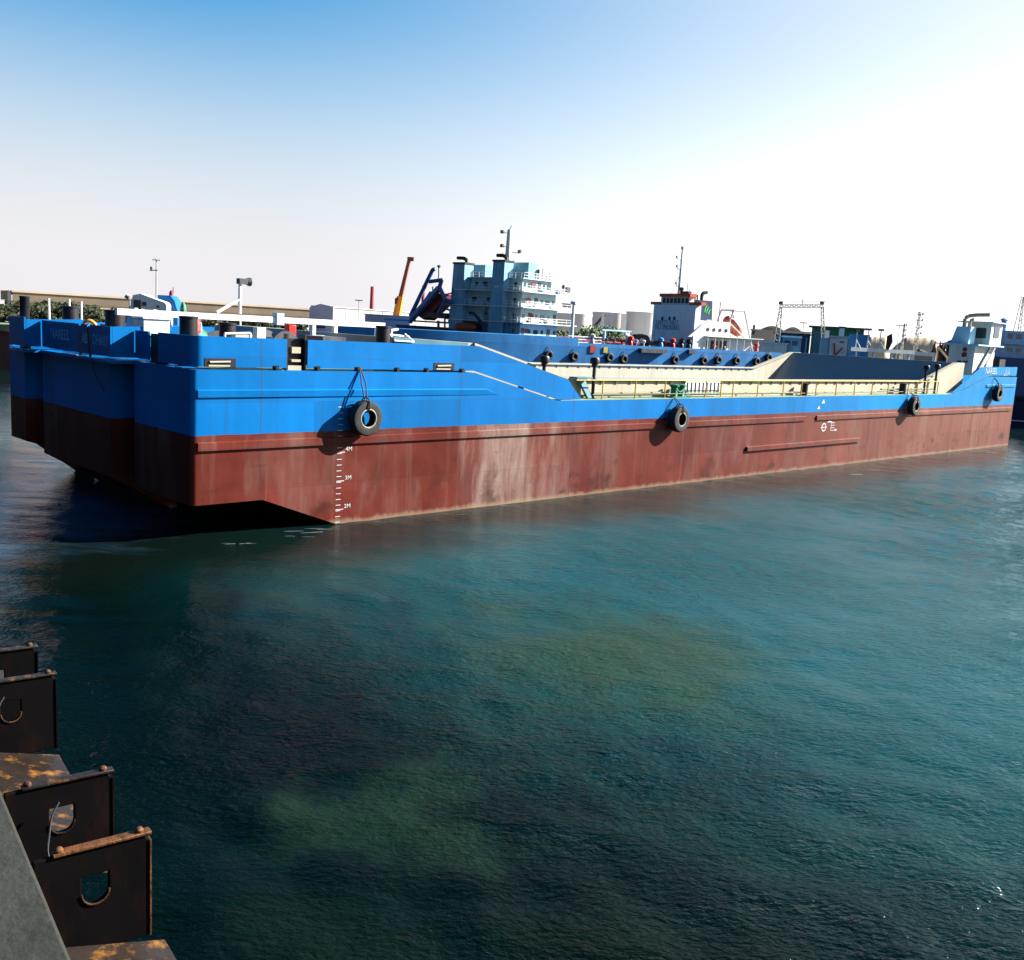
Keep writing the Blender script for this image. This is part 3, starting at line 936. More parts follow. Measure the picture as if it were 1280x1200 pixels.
# draft marks and load line at their places
mb = MB()
for k in range(24):
    z = .05 + k * .2
    if z > 4.15: break
    big = abs((z + 1.55 - .0) % 1.0) < .05
    mb.box(5.28, -.005, z, 5.28 + .2, .0, z + .022)
mb.build('draft_marks', M_WHITELET, barge)
for z, t in ((.5, '2M'), (1.5, '3M'), (2.5, '4M')):
    lettering('lettering', t, .2, M_WHITELET, barge, msd(5.76, z + .1, -.003), sx=1.1)
    mb = MB()
    mb.box(5.28, -.007, z - .01, 5.6, 0, z + .016)
    mb.build('draft_line', M_WHITELET, barge)
mb = MB()
mb.ring((38.9, -.002, 2.35), (0, 1, 0), .22, .035, 24, 6, .1)
mb.box(38.55, -.005, 2.33, 39.25, -.0, 2.37)
for k in range(4):
    mb.box(39.75, -.005, 2.12 + k * .15, 40.15, 0, 2.15 + k * .15)
mb.box(39.72, -.005, 2.12, 39.76, 0, 2.6)
mb.xz([(39.2, 2.62), (39.9, 2.62), (39.55, 2.74)], -.005, 0)
mb.box(40.2, -.005, 2.1, 40.45, 0, 2.2)
mb.build('load_line', M_WHITELET, barge)
mb = MB()
mb.xz([(37.9, 3.42), (38.25, 3.42), (38.08, 3.62)], -.006, 0)
mb.xz([(38.35, 3.75), (38.7, 3.75), (38.55, 4.0)], -.006, 0)
mb.build('stencil_mark', M_WHITELET, barge)

# ---------------------------------------------------------------- tyres hung on the barge
def make_tyre(loc, label, rope_top, r=.62):
    t = empty('tyre_fender', loc, barge.rotation_euler.z, label, 'tyre', 'tyre fenders hung along the barge side')
    mb = MB()
    prof = [(.30, -.16), (.34, -.2), (.5, -.22), (.6, -.2), (.645, -.14), (.65, 0), (.645, .14), (.6, .2), (.5, .22), (.34, .2), (.30, .16)]
    n = 32
    vs, fs = [], []
    for i in range(n):
        a = 2 * math.pi * i / n
        for k, (q, h) in enumerate(prof):
            groove = .012 if (i % 2 and .62 < q) else 0
            vs.append(((q - groove) * math.cos(a) * r / .65, h, (q - groove) * math.sin(a) * r / .65))
    K = len(prof)
    for i in range(n):
        j = (i + 1) % n
        for k in range(K - 1):
            fs.append((i * K + k, j * K + k, j * K + k + 1, i * K + k + 1))
    # inner wall
    for k in ((.31, .14), (.45, .17), (.45, -.17), (.31, -.14)):
        pass
    mb.add(vs, fs)
    ty = mb.build('tyre_body', M_RUBBER, t)
    mb = MB()
    mb.ring((0, -.185, 0), (0, 1, 0), .335 * r / .65, .03, 32, 8)
    mb.build('bead', M_TREAD, ty)
    rp = MB()
    dx = .04
    rp.pipe([(-dx, -.02, r - .05), (-dx - .05, .15, (r + rope_top) / 2), (-.05, .36, rope_top)], .022)
    rp.pipe([(dx, -.02, r - .05), (dx + .03, .12, (r + rope_top) / 2), (-.02, .36, rope_top)], .022)
    rp.ring((0, 0, r * .74), (1, 0, 0), .26, .024, 20, 6)
    rp.build('rope', M_ROPE, t)
    return t
def bl(s, y, z):
    return BO + BX * s + BY * y + Vector((0, 0, z))
make_tyre(bl(6.15, -.36, 3.70), 'black truck tyre hanging on ropes over the draft marks near the bow of the barge', 1.72)
make_tyre(bl(24.2, -.36, 3.22), 'black tyre hanging amidships on the barge below the green mooring bitts', 1.0)
make_tyre(bl(49.9, -.36, 3.45), 'tyre hanging from the railing of the barge just before the stern bulwark rises', .85)
make_tyre(bl(64.4, -.36, 4.2), 'tyre hanging under the NAREEL lettering at the stern of the barge', 1.15)

# loose things on the barge
g = empty('gangway', bl(25.8, .36, 4.22), barge.rotation_euler.z, 'white gangway lying on its side behind the yellow railing of the barge', 'gangway')
mb = MB()
mb.box(0, .22, .0, 2.95, .26, .72)
mb.box(0, .19, .0, 2.95, .22, .05)
mb.box(0, .19, .67, 2.95, .22, .72)
mb.build('side_panel', M_WHITE, g)
for k in range(9):
    mb = MB()
    mb.box(.18 + k * .33, .185, .05, .22 + k * .33, .215, .67)
    mb.build('rung', M_DARKSTEEL, g)
c = empty('fire_box', bl(5.55, 3.6, 5.29), barge.rotation_euler.z, 'red fire box on a white stand under the white beam on the fore deck', 'fire box')
mb = MB()
mb.box(-.16, -.16, .85, .16, .16, 1.42)
mb.build('box', M_RED, c, .03)
mb = MB()
mb.box(-.08, -.08, 0, .08, .08, .85)
mb.build('stand', M_WHITE, c)
c = MB()
c.lathe((0, 0, 0), [(.5, 0), (.55, .2), (.45, .5), (.25, .7), (.05, .78)], 14)
o = c.build('tarpaulin_bundle', M_GREEN)
o.location = bl(1.7, 3.3, 5.75)
tag(o, 'green tarpaulin bundle lying between the winches on the fore deck', 'bundle')
c = MB()
c.box(-.45, -.5, 0, .45, .5, .55)
c.box(-.5, -.55, .55, .5, .55, .62)
o = c.build('storage_crate', M_OFFWHITE, bevel=.02)
o.location = bl(.75, 4.55, 6.1)
o.rotation_euler.z = barge.rotation_euler.z
tag(o, 'white storage crate behind the bow beside the pale blue gusset', 'crate')
c = MB()
c.ring((0, 0, 0), (0, 1, .5), .2, .06, 20, 8)
o = c.build('life_ring', M_ORANGE)
o.location = bl(-.5, 6.5, 6.3)
tag(o, 'orange life ring resting on the bow panel between the lettering', 'life ring')
c = MB()
c.pipe([(0, 0, 0), (0, 0, .35), (.9, 0, .4), (.9, 0, 0)], .04)
c.box(1.1, -.1, 0, 1.4, .2, .6)
c.pipe([(1.6, 0, 0), (1.6, 0, .2), (1.9, 0, .2), (1.9, 0, 0)], .04)
o = c.build('pipe_hoop', M_WHITE)
o.location = bl(1.6, 1.0, 6.0)
o.rotation_euler.z = barge.rotation_euler.z
tag(o, 'white pipe hoops and box behind the bow bulwark of the barge', 'pipe hoop')
for k, (s, y, z, m, nm, lab) in enumerate(((1.4, 2.5, 6.2, M_DREDGE, 'plastic_drum', 'small blue drum on the fore deck next to the black bollard'),
                                (1.2, 2.2, 6.3, M_RED, 'plastic_drum', 'small red drum on the fore deck next to the black bollard'))):
    c = MB()
    c.lathe((0, 0, 0), [(.17, 0), (.18, .1), (.17, .12), (.18, .3), (.17, .32), (.15, .46), (.06, .48)], 14)
    o = c.build(nm, m)
    o.location = bl(s, y, z)
    tag(o, lab, 'drum', 'drums on the fore deck')
# ================================================================= OUR OWN SHIP
# the deck edge the photograph is taken over, with rusty fender brackets outboard
EH = R(-36.6)
EX = Vector((math.sin(EH), math.cos(EH), 0))    # along the edge, forward
EO = Vector((-1.11, 2.38, 0))
own = empty('moored_ship', EO, math.pi / 2 - EH, 'grey green steel deck edge with black rusty fender brackets, in the bottom left corner', 'ship')
M_OWNDECK = paint('worn grey green deck paint', (.027, .027, .021), .5, .35, 3.5, (.012, .011, .008), .8, bump=.35, stretch=(.35, 1, 1))
M_BRKT = paint('black bracket paint', (.002, .0017, .002), .8, .4, 3, (.03, .007, .002), .2, bump=0, stretch=(1, 1, 1))
M_BRKT.node_tree.nodes['Principled BSDF'].inputs['Specular IOR Level'].default_value = .04
M_RUSTY = paint('orange rust', (.075, .028, .008), .55, .6, 4, (.004, .003, .002), 1.0, bump=.4, stretch=(1, 1, 1))
M_LEDGE = paint('worn brown ledge', (.014, .010, .008), .4, .4, 5, (.24, .10, .012), .7, bump=.2, stretch=(1, 1, 1))
mb = MB()
mb.xz([(-6, 5.3), (6, 5.3), (6, 5.2), (-6, 5.2)], .0, 3.0)
mb.build('deck', M_OWNDECK, own, .012)
mb = MB()
mb.xz([(-6, 5.19), (6, 5.19), (6, -1), (-6, -1)], .04, 3.0)
mb.build('hull', M_BRKT, own)
def hole_plate(x, out, z0, z1, hy, hz, hw, hh):
    """plate standing square to the ship side (y negative is outboard) with a rounded slot cut through"""
    n = 10
    hole = []
    for k in range(n + 1):
        t = math.pi + math.pi * k / n
        hole.append((hy + hw * math.cos(t), hz - hh + hw * math.sin(t)))
    hole += [(hy + hw, hz + hh), (hy - hw, hz + hh)]
    ol = [(-.003, z0), (-out, z0), (-out, z1 - .02), (-out + .02, z1), (-.003, z1)]
    bm = bmesh.new()
    def loop(pts):
        vs = [bm.verts.new((x, y, z)) for y, z in pts]
        return [bm.edges.new((vs[i], vs[(i + 1) % len(vs)])) for i in range(len(vs))]
    e = loop(ol) + loop(hole)
    bmesh.ops.triangle_fill(bm, edges=e, use_beauty=True, use_dissolve=False)
    r = bmesh.ops.extrude_face_region(bm, geom=bm.faces[:])
    bmesh.ops.translate(bm, vec=(.022, 0, 0), verts=[g for g in r['geom'] if isinstance(g, bmesh.types.BMVert)])
    bmesh.ops.recalc_face_normals(bm, faces=bm.faces)
    me = bpy.data.meshes.new('bracket_plate')
    bm.to_mesh(me)
    bm.free()
    me.materials.append(M_BRKT)
    o = bpy.data.objects.new('bracket_plate', me)
    COL.objects.link(o)
    o.parent = own
    b = o.modifiers.new('bevel', 'BEVEL')
    b.width = .004
    b.segments = 2
    b.limit_method = 'ANGLE'
    return o
# outer top corners read off the photograph, as distance along the edge
for x, out, z1, drop in ((.55, .36, 5.30, .37), (1.07, .37, 5.30, .37), (2.22, .40, 5.30, .37), (2.66, .40, 5.30, .37)):
    pl = hole_plate(x, out, z1 - drop, z1, -out * .52, z1 - .125, .042, .03)
    mb = MB()
    mb.box(x - .008, -out - .006, z1 + .001, x + .03, -.06, z1 + .012)
    mb.build('flange', M_RUSTY if x < 1 else M_LEDGE, pl, .003)
    for y in (-out + .03, -.08):
        mb = MB()
        mb.lathe((x + .011, y, z1 + .016), [(.014, -.004), (.014, .004), (.009, .010), (.003, .012)], 12)
        mb.build('bolt', M_RUSTY, pl)
    mb = MB()
    mb.box(x - .004, -out - .006, z1 - drop, x + .026, -out - .0005, z1 - .02)
    mb.build('edge_bar', M_RUSTY if x < 1 else M_BRKT, pl)
    mb = MB()
    rim = [(x - .002, -out * .52 + .043 * math.cos(math.pi + math.pi * k / 10), z1 - .155 + .043 * math.sin(math.pi + math.pi * k / 10)) for k in range(11)]
    mb.pipe(rim, .003, 6)
    mb.build('slot_rim', M_RUSTY if x < 1 else M_LEDGE, pl)
for x0, x1 in ((1.095, 2.215), (-.9, .545), (2.69, 3.8)):
    mb = MB()                                    # sloping shelf between two pairs of plates
    a = .41
    mb.add([(x0, .04, 5.02), (x1, .04, 5.02), (x1, -a, 4.90), (x0, -a, 4.90), (x0, .04, 4.98), (x1, .04, 4.98), (x1, -a, 4.86), (x0, -a, 4.86)],
           [(0, 1, 2, 3), (7, 6, 5, 4), (0, 4, 5, 1), (1, 5, 6, 2), (2, 6, 7, 3), (3, 7, 4, 0)])
    mb.build('shelf', M_LEDGE, own, .006)
for x in (1.03, 2.18):                           # thin cables hanging down the faces of two plates
    mb = MB()
    mb.pipe([(x - .002 * math.sin(k), -.175 + .012 * k - .0009 * k * k + .004 * math.sin(k * .9), 5.245 - .022 * k) for k in range(11)], .0035, 6)
    mb.build('cable', M_DARKSTEEL, own)

# ================================================================= ACROSS THE HARBOUR
def ship_frame(u, d, heading):
    p = ground(u, d)
    return Frame(p, (math.sin(heading), math.cos(heading)))
def fbox(u0, u1, v0, v1, F, w0, w1, plane='side'):
    """extent of a box whose near face (y = w0) is seen between u0..u1, v0..v1"""
    vm = (v0 + v1) / 2
    s0, _ = F.side(u0, vm, w0)
    s1, _ = F.side(u1, vm, w0)
    um = (u0 + u1) / 2
    _, z1 = F.side(um, v0, w0)
    _, z0 = F.side(um, v1, w0)
    return (s0, w0, z0, s1, w1, z1)
def part(name, mat, parent, fn, bevel=0):
    mb = MB()
    fn(mb)
    return mb.build(name, mat, parent, bevel)

# ---- the blue tanker
T = Frame((8.9, 150, 0), (.84, .542))
tk = empty('tanker', T.o, T.rz, 'blue hulled tanker with white bridge front and red trimmed wheelhouse, moored behind the barge', 'ship')
def tz(x): return 4.8 if x > 0 else 6.0
mb = MB()
B2 = 12.0
pl = [(45, 0), (45, B2), (-12, B2), (-27, B2 * .8), (-35, B2 / 2), (-27, B2 * .2), (-12, 0)]
mb.xy(pl, -1.5, 4.75)
mb.build('hull', M_SHIPBLUE, tk)
fc = [(0, 0), (0, B2), (-12, B2), (-27.3, B2 * .82), (-36.5, B2 / 2), (-27.3, B2 * .18), (-12, 0)]
mb = MB()
mb.xy(fc, 4.76, 6.05)
mb.build('forecastle', M_SHIPBLUE, tk)
mb = MB()
mb.box(.3, -.02, 4.76, 44.9, .05, 5.35)
mb.build('bulwark', M_SHIPBLUE, tk)
# bridge block: front faces the bow
x0 = T.side(866, 400, 0)[0] + 1.0
wf = 11.2
zt = T.front(838, 381, x0)[1]
mb = MB()
mb.box(x0, .6, 4.76, x0 + 1.2, wf, zt)
br = mb.build('bridge_block', paint('bridge front paint', (.62, .72, .76), .5, .1, .8, (.3, .3, .28), .3), tk)
w_l, z_w = T.front(828, 381, x0)
mb = MB()
mb.box(x0 + .15, 2.4, zt, x0 + 1.15, 9.6, zt + 1.35)
wb = mb.build('wheelhouse', M_OFFWHITE, tk)
mb = MB()
mb.box(x0 - .05, 2.1, zt + 1.35, x0 + 1.4, 9.9, zt + 1.9)
mb.build('roof', paint('orange red trim', (.55, .07, .03), .5, .2, 2), wb)
for k in range(7):
    mb = MB()
    mb.box(x0 + .1, 2.75 + k * .95, zt + .3, x0 + .145, 3.4 + k * .95, zt + 1.15)
    mb.build('window', M_GLASS, wb)
for a, b in ((-.6, 2.3), (9.7, 12.2)):
    mb = MB()
    mb.box(x0 + .05, a, zt + .02, x0 + 1.1, b, zt + .5)
    mb.build('bridge_wing', paint('orange red trim', ()), tk)
mt = lambda w, z: basis((x0 - .03, w, z), (0, -1, 0), (0, 0, 1))
M_SIGN = paint('sign blue paint', (.05, .10, .18), .5, .1, 3)
for t, v, sz in (('SAFETY FIRST', 403.5, 1.15), ('NO SMOKING', 409.5, 1.15)):
    wv, zv = T.front(834, v, x0)
    lettering('lettering', t, sz, M_SIGN, tk, mt(wv, zv), sx=.86)
wv, zv = T.front(833, 413, x0)
lettering('lettering', '*', .8, M_SIGN, tk, mt(wv, zv))
for k, u in enumerate((828, 837, 843)):
    wv, zv = T.front(u, 398, x0)
    mb = MB()
    mb.box(x0 - .04, wv - .25, zv - .3, x0 - .003, wv + .25, zv + .3)
    mb.build('porthole', M_GLASS, br)
# aft house, lower and lit
mb = MB()
mb.box(x0 + 1.202, .9, 4.76, x0 + 8.5, 11, zt - 2.4)
mb.box(x0 + 8.5, 1.2, 4.76, x0 + 14, 11.5, 7.4)
ah = mb.build('aft_house', M_WHITE, tk)
mb = MB()
mb.box(x0 + 2.7, .1, 7.42, x0 + 16, .88, 7.54)
mb.box(x0 + 8.6, .882, 7.42, x0 + 16, 11.7, 7.54)
mb.build('boat_deck', M_WHITE, tk)
for k in range(8):
    mb = MB()
    mb.tube((x0 + 3 + 1.7 * k, .3, 4.78), (x0 + 3 + 1.7 * k, .3, 7.42), .09)
    mb.build('stanchion', M_WHITE, tk)
for k in range(5):
    mb = MB()
    mb.box(x0 + 3.2 + 1.05 * k, .855, 5.1, x0 + 3.8 + 1.05 * k, .895, 6.8)
    mb.build('door', M_DARKSTEEL, ah)
for k in range(4):
    mb = MB()
    mb.lathe((x0 + 3.4 + 1.4 * k, .9, 8.6), [(.32, 0), (.32, .05)], 12, axis=(0, -1, 0))
    mb.build('porthole', M_GLASS, ah)
mb = MB()
mb.add([(x0 - 1.5, .3, 7.2), (x0 - .7, .3, 7.2), (x0 + 3.6, .3, 10.2), (x0 + 2.8, .3, 10.2), (x0 - 1.5, .55, 7.2), (x0 - .7, .55, 7.2), (x0 + 3.6, .55, 10.2), (x0 + 2.8, .55, 10.2)],
       [(0, 1, 2, 3), (7, 6, 5, 4), (0, 4, 5, 1), (1, 5, 6, 2), (2, 6, 7, 3), (3, 7, 4, 0)])
mb.build('stairs', M_OFFWHITE, tk)
# funnel with a green emblem
fx0, _ = T.side(872, 390, 3.5)
fx1, _ = T.side(890, 390, 3.5)
_, fz1 = T.side(881, 375.5, 3.5)
_, fz0 = T.side(881, 403, 3.5)
M_FUN = paint('funnel blue', (.006, .022, .06), .5, .15, 1)
mb = MB()
mb.xz([(fx0, fz0), (fx1 + .2, fz0), (fx1 - .1, fz1), (fx0 + .2, fz1)], 3.5, 8.2)
fu = mb.build('funnel', M_FUN, tk)
mb = MB()
fm = (fx0 + fx1) / 2
zc = (fz0 + fz1) / 2 + .3
for k, (r_, dx_, dz_) in enumerate(((1.0, .0, .0), (.86, .3, -.18), (.7, .62, -.42))):
    a = [(fm + .9 + dx_ + r_ * math.cos(t), zc - .1 + dz_ + r_ * math.sin(t)) for t in [R(105 + 11 * q) for q in range(10)]]
    b = [(x + .06 + .14 * math.sin(math.pi * q / 9), z + .02) for q, (x, z) in enumerate(a)]
    mb.xz(a + b[::-1], 3.46, 3.495)
mb.build('emblem', paint('emblem green', (.05, .5, .08), .5, .1, 3), fu)
mb = MB()
mb.pipe([(fm + .4, 5, fz1), (fm + .4, 5, fz1 + .9), (fm + .7, 5, fz1 + 1.3), (fm + 1.5, 5, fz1 + 1.45)], .3, 8)
mb.pipe([(fm - .6, 5, fz1), (fm - .6, 5, fz1 + .9)], .12)
mb.pipe([(fm - 1.1, 5, fz1), (fm - 1.1, 5, fz1 + 1.0)], .12)
mb.build('exhaust_pipe', M_BLACK, fu)
# main mast of the tanker
mx0, mz0 = T.side(853, 380, 6)
mx1, mz1 = T.side(858.5, 312, 6)
mb = MB()
mm = x0 + .9
mb.tube((mm, 6, zt + 1.5), (mm, 6, mz1), .3, .16)
for z, l in ((mz1 - 1.9, 1.0), (mz1 - 3.4, .8), (mz1 - 6.2, .7)):
    mb.tube((mm - l, 6, z), (mm + l * .8, 6, z + .1), .06)
    mb.tube((mm - l, 6, z), (mm - l, 6, z + .8), .06)
    mb.box(mm - l - .2, 5.8, z + .3, mm - l + .2, 6.2, z + .7)
mb.tube((mm - 1.7, 6, zt + 1.9), (mm, 6, mz1 - 4), .04)
mb.lathe((mm, 6, mz1 - .1), [(.1, 0), (.28, .1), (.28, .5), (.1, .6)], 10)
mb.build('mast', M_OFFWHITE, tk)
mb = MB()
for dx, h in ((.4, 1.6), (1.0, .9)):
    mb.tube((x0 + dx, 3.5, zt + 1.9), (x0 + dx, 3.5, zt + 1.9 + h), .05)
mb.lathe((x0 + .7, 5.2, zt + 1.9), [(.25, 0), (.25, .5), (.4, .6), (.4, 1.0), (.2, 1.1)], 10)
mb.box(x0 + .3, 3, zt + 1.91, x0 + 1, 4.6, zt + 2.3)
mb.build('radar', M_DARKSTEEL, tk)
# free-fall lifeboat frame at the stern
M_BOATRED = paint('faded lifeboat orange', (.30, .07, .05), .5, .2, 2)
sx = T.side(915, 420, 4)[0] + .5
M_DAV = paint('davit grey', (.30, .30, .28), .5, .2, 2, RUST, .4)
mb = MB()
for y in (3.2, 6.2):
    mb.pipe([(sx - 3.2, y, 7.5), (sx - 1.4, y, 12.2), (sx + 1.2, y, 12.2), (sx + 4.2, y, 5)], .14)
    mb.pipe([(sx - 2.2, y, 10.0), (sx + 4, y, 6.2)], .14)
mb.tube((sx + 1.2, 3.2, 12.2), (sx + 1.2, 6.2, 12.2), .12)
mb.tube((sx - 1.4, 3.2, 12.2), (sx - 1.4, 6.2, 12.2), .12)
mb.build('davit', M_DAV, tk)
mb = MB()
mb.lathe((sx - 1.9, 4.7, 10.9), [(.05, 0), (.7, .4), (1.05, 1.3), (1.1, 3.2), (.8, 4.4), (.05, 5.2)], 14, axis=(.82, 0, -.57))
mb.build('lifeboat', M_BOATRED, tk)
mb = MB()
mb.tube((sx - 4.2, 4, 8), (sx - 3.9, 4, 13.5), .07)
mb.build('aerial', M_DARKSTEEL, tk)
# cargo deck: manifold pipes, crane, tanks
rnd = random.Random(3)
mb = MB()
for k in range(5):
    mb.tube((1.5, 3 + 1.2 * k, 5.6 + .12 * k), (x0 - 1, 3 + 1.2 * k, 5.6 + .12 * k), .13, n=6)
mb.build('cargo_pipe', M_DKRED, tk)
for k in range(14):
    x = 2 + k * (x0 - 4) / 13
    mb = MB()
    mb.tube((x, 1.6, 4.76), (x, 1.6, 6.0 + rnd.random() * .5), .12)
    mb.tube((x, 1.6, 5.8), (x, 6 + rnd.random() * 2, 6.1), .08)
    mb.lathe((x, 1.6, 5.9), [(.05, 0), (.28, .05), (.28, .3), (.05, .4)], 8)
    mb.build('valve', rnd.choice([M_DARKSTEEL, M_RED, M_OFFWHITE, M_DARKSTEEL, M_STEEL]), tk)
a, za = T.side(757, 414, 4)
b, zb = T.side(777, 421, 4)
mb = MB()
mb.tube((a - .2, 4, 4.76), (a - .2, 4, 7.4), .25)
mb.tube((b + 1.3, 4, 4.76), (b + 1.3, 4, 7.4), .25)
mb.box(a - .8, 3.8, 7.4, b + 1.8, 4.2, 7.65)
mb.build('pipe_frame', M_LBLUE, tk)
a, za = T.side(781, 417, 3)
b, zb = T.side(796, 428, 3)
mb = MB()
mb.tube((a, 3, za), (b, 3, zb), .28)
mb.build('hose_boom', M_WHITE, tk)
mb = MB()
a, za = T.side(797, 424, 2.5)
b, zb = T.side(814, 437, 2.5)
mb.lathe((a + .3, 4, 6.0), [(.3, 0), (1.15, .3), (1.25, 1.2), (1.25, b - a - 1.2), (1.1, b - a - .3), (.3, b - a)], 14, axis=(1, 0, 0))
mb.build('deck_tank', M_BLACK, tk)
for u, m in ((740, M_STEEL), (788, M_RED), (826, M_DREDGE), (841, M_RED), (893, M_RED), (905, M_DARKSTEEL), (946, M_RED), (861, M_BLACK), (852, M_BLACK)):
    a, za = T.side(u, 430, 1.0)
    mb = MB()
    mb.lathe((a, 1.0, 4.78), [(.35, 0), (.4, .3), (.4, 1.0), (.2, 1.3), (.5, 1.5), (.45, 1.9), (.1, 2.1)], 10)
    mb.build('mushroom_vent', m, tk)
# things on the side: dark manifold tray, red and yellow panels
def side_panel(u0, u1, v0, v1, m, nm, out=.12):
    a = fbox(u0, u1, v0, v1, T, -.03, -.03)
    mb = MB()
    mb.box(a[0], -.03 - out, a[2], a[3], -.025, a[5])
    return mb.build(nm, m, tk)
side_panel(737, 744.5, 432, 441, M_DKRED, 'side_panel')
side_panel(754, 759, 434, 441, paint('mustard paint', (.35, .27, .03), .5, .2, 2), 'side_panel')
side_panel(798, 830, 436, 441, M_DARKSTEEL, 'side_platform', .8)
side_panel(859, 867, 437, 442, M_DARKSTEEL, 'side_platform', .5)
# foremast light post
a, _ = T.side(714, 430, 2)
_, zz = T.side(717, 381, 2)
mb = MB()
mb.tube((a, 2, 4.77), (a, 2, zz), .28, .2, 10)
mb.lathe((a, 2, zz), [(.2, 0), (.5, .15), (.5, .5), (.2, .6)], 10)
mb.build('light_post', M_OFFWHITE, tk)
mb = MB()
for z in (5.4, 5.85, 6.3):
    mb.tube((a - 1.5, .9, z), (a + 5, .9, z), .06)
mb.build('pipe_rail', M_WHITE, tk)
# tyres along the tanker side
first = None
for k, (u, v) in enumerate(((718, 446), (762, 447), (780, 449), (844, 450), (880, 451), (898, 450), (921, 451), (946, 452), (961, 447), (686, 444))):
    s, z = T.side(u, v, -.3)
    if first is None:
        first = empty('tyre_fender', (0, 0, 0), T.rz)
        mb = MB()
        mb.ring((0, 0, 0), (0, 1, 0), .50, .27, 20, 10, 1.0)
        mb.build('tyre_body', M_RUBBER, first)
        mb = MB()
        mb.pipe([(0, 0, .6), (0, .22, 1.25)], .05)
        mb.build('rope', M_ROPE, first)
        t = first
    else:
        t = copy_tree(first)
    t.location = T.o + T.x * s + T.y * (-.28) + Vector((0, 0, z))
    tag(t, None, 'tyre', 'tyre fenders along the tanker hull')
    t['label'] = ['black tyre on the tanker hull below the white light post', 'black tyre on the tanker hull just right of the yellow panel', 'black tyre on the tanker hull second to the right of the yellow panel', 'lone black tyre on the tanker hull under the bridge front',
                  'black tyre on the tanker hull below its dark funnel', 'black tyre on the tanker hull right of the dark funnel', 'black tyre on the tanker hull under the orange lifeboat', 'black tyre on the tanker hull above the sloping cream hold wall', 'rightmost black tyre on the tanker hull', 'black tyre on the raised tanker bow, leftmost of its row'][k]

# ---- the dredger
D = Frame(ground(650, 186), (math.sin(R(38)), math.cos(R(38))))   # x runs along the sunlit end, y back along the shaded side
dr = empty('dredger', D.o, D.rz, 'sea blue dredger with a four storey white deckhouse, twin funnels and tall mast', 'ship')
RW = D.side(697, 395, 0)[0]                     # width of the lit end
LW = D.front(566, 395, 0)[0]                    # length of the shaded side
mb = MB()
mb.xy([(-1.2, -6), (RW + 1.5, -6), (RW + 1.5, LW + 26), (-1.2, LW + 26)], -1.5, 5.2)
mb.build('hull', M_SHIPBLUE, dr)
lev = [D.side(674, v, 0)[1] for v in (423, 404.5, 385.5, 366, 349.5)]
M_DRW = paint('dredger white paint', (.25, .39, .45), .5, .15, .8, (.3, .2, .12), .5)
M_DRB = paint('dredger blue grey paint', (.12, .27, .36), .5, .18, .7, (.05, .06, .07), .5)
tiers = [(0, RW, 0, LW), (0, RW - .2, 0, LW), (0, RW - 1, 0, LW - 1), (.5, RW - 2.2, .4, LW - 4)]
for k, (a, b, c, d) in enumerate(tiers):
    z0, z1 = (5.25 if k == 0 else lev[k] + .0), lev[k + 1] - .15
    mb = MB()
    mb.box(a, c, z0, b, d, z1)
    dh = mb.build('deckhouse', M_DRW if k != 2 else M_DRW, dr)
    mb = MB()
    o_ = (1.9, 1.8, 1.5, .7)[k]
    mb.box(a - o_ * .9, c - o_, z1, b + o_ * (2.2 if k == 0 else 1.4), d + .3, z1 + .14)
    mb.build('deck_edge', M_WHITE, dh)
    nwin = 6
    for q in range(nwin):
        xx = a + .8 + q * (b - a - 1.6) / (nwin - 1)
        kind = (k * 3 + q) % 4
        w_, h0, h1 = (.5, .1, 1.9) if kind == 0 else ((.36, .9, 1.6) if kind in (1, 3) else (.7, .8, 1.6))
        mb = MB()
        mb.box(xx - w_, c - .05, z0 + h0, xx + w_, c - .002, z0 + h1)
        mb.build('door' if kind == 0 else 'window', M_GLASS if kind else M_DARKSTEEL, dh)
    for q in range(5):
        yy = c + 1.2 + q * (d - c - 3) / 4
        mb = MB()
        mb.box(a - .05, yy, z0 + .8, a - .002, yy + .7 + .5 * (q % 2), z0 + 1.6)
        mb.build('window', M_GLASS, dh)
    mb = MB()
    mb.box(a + 1.5 + 1.3 * (k % 2), c - .1, z0 + 1.0, a + 2.6 + 1.3 * (k % 2), c - .06, z0 + 1.75)
    mb.build('notice_board', M_DKRED, dh)
    mb = MB()                                    # guard rail round each deck
    e = o_ * .9
    zt_ = z1 + .14
    for h in (.5, 1.0):
        mb.pipe([(a - o_ * .5, d, zt_ + h), (a - o_ * .5, c - e, zt_ + h), (b + e * 1.3, c - e, zt_ + h), (b + e * 1.3, d, zt_ + h)], .035, 5)
    q = a - o_ * .5
    while q < b + e * 1.3:
        mb.tube((q, c - e, zt_), (q, c - e, zt_ + 1.0), .035, n=5)
        q += 1.5
    q = c
    while q < d:
        mb.tube((a - o_ * .5, q, zt_), (a - o_ * .5, q, zt_ + 1.0), .035, n=5)
        q += 1.5
    mb.build('guard_rail', M_WHITE, dh)
ztop = lev[4]
for q, (z, y, l) in enumerate(((lev[1] + .1, 3.0, 1.6), (lev[1] + .1, 5.2, 1.6), (lev[2] + .1, 3.5, 1.4), (lev[3] + .1, 4.5, 1.4))):
    mb = MB()
    mb.lathe((-1.0, y, z + .55), [(.1, 0), (.38, .05), (.38, l - .05), (.1, l)], 12, axis=(0, 1, 0))
    mb.box(-1.2, y + .3, z, -.8, y + .45, z + .3)
    mb.build('life_raft', M_OFFWHITE, dr)
for q, y in enumerate((1.4, 4.1, 8.6, LW - 2.2)):
    mb = MB()
    mb.tube((-.14, y, 5.3), (-.14, y, lev[3 if q % 2 else 2] - .2), .09)
    mb.build('vent_pipe', M_DARKSTEEL if q % 2 else M_DRB, dr)
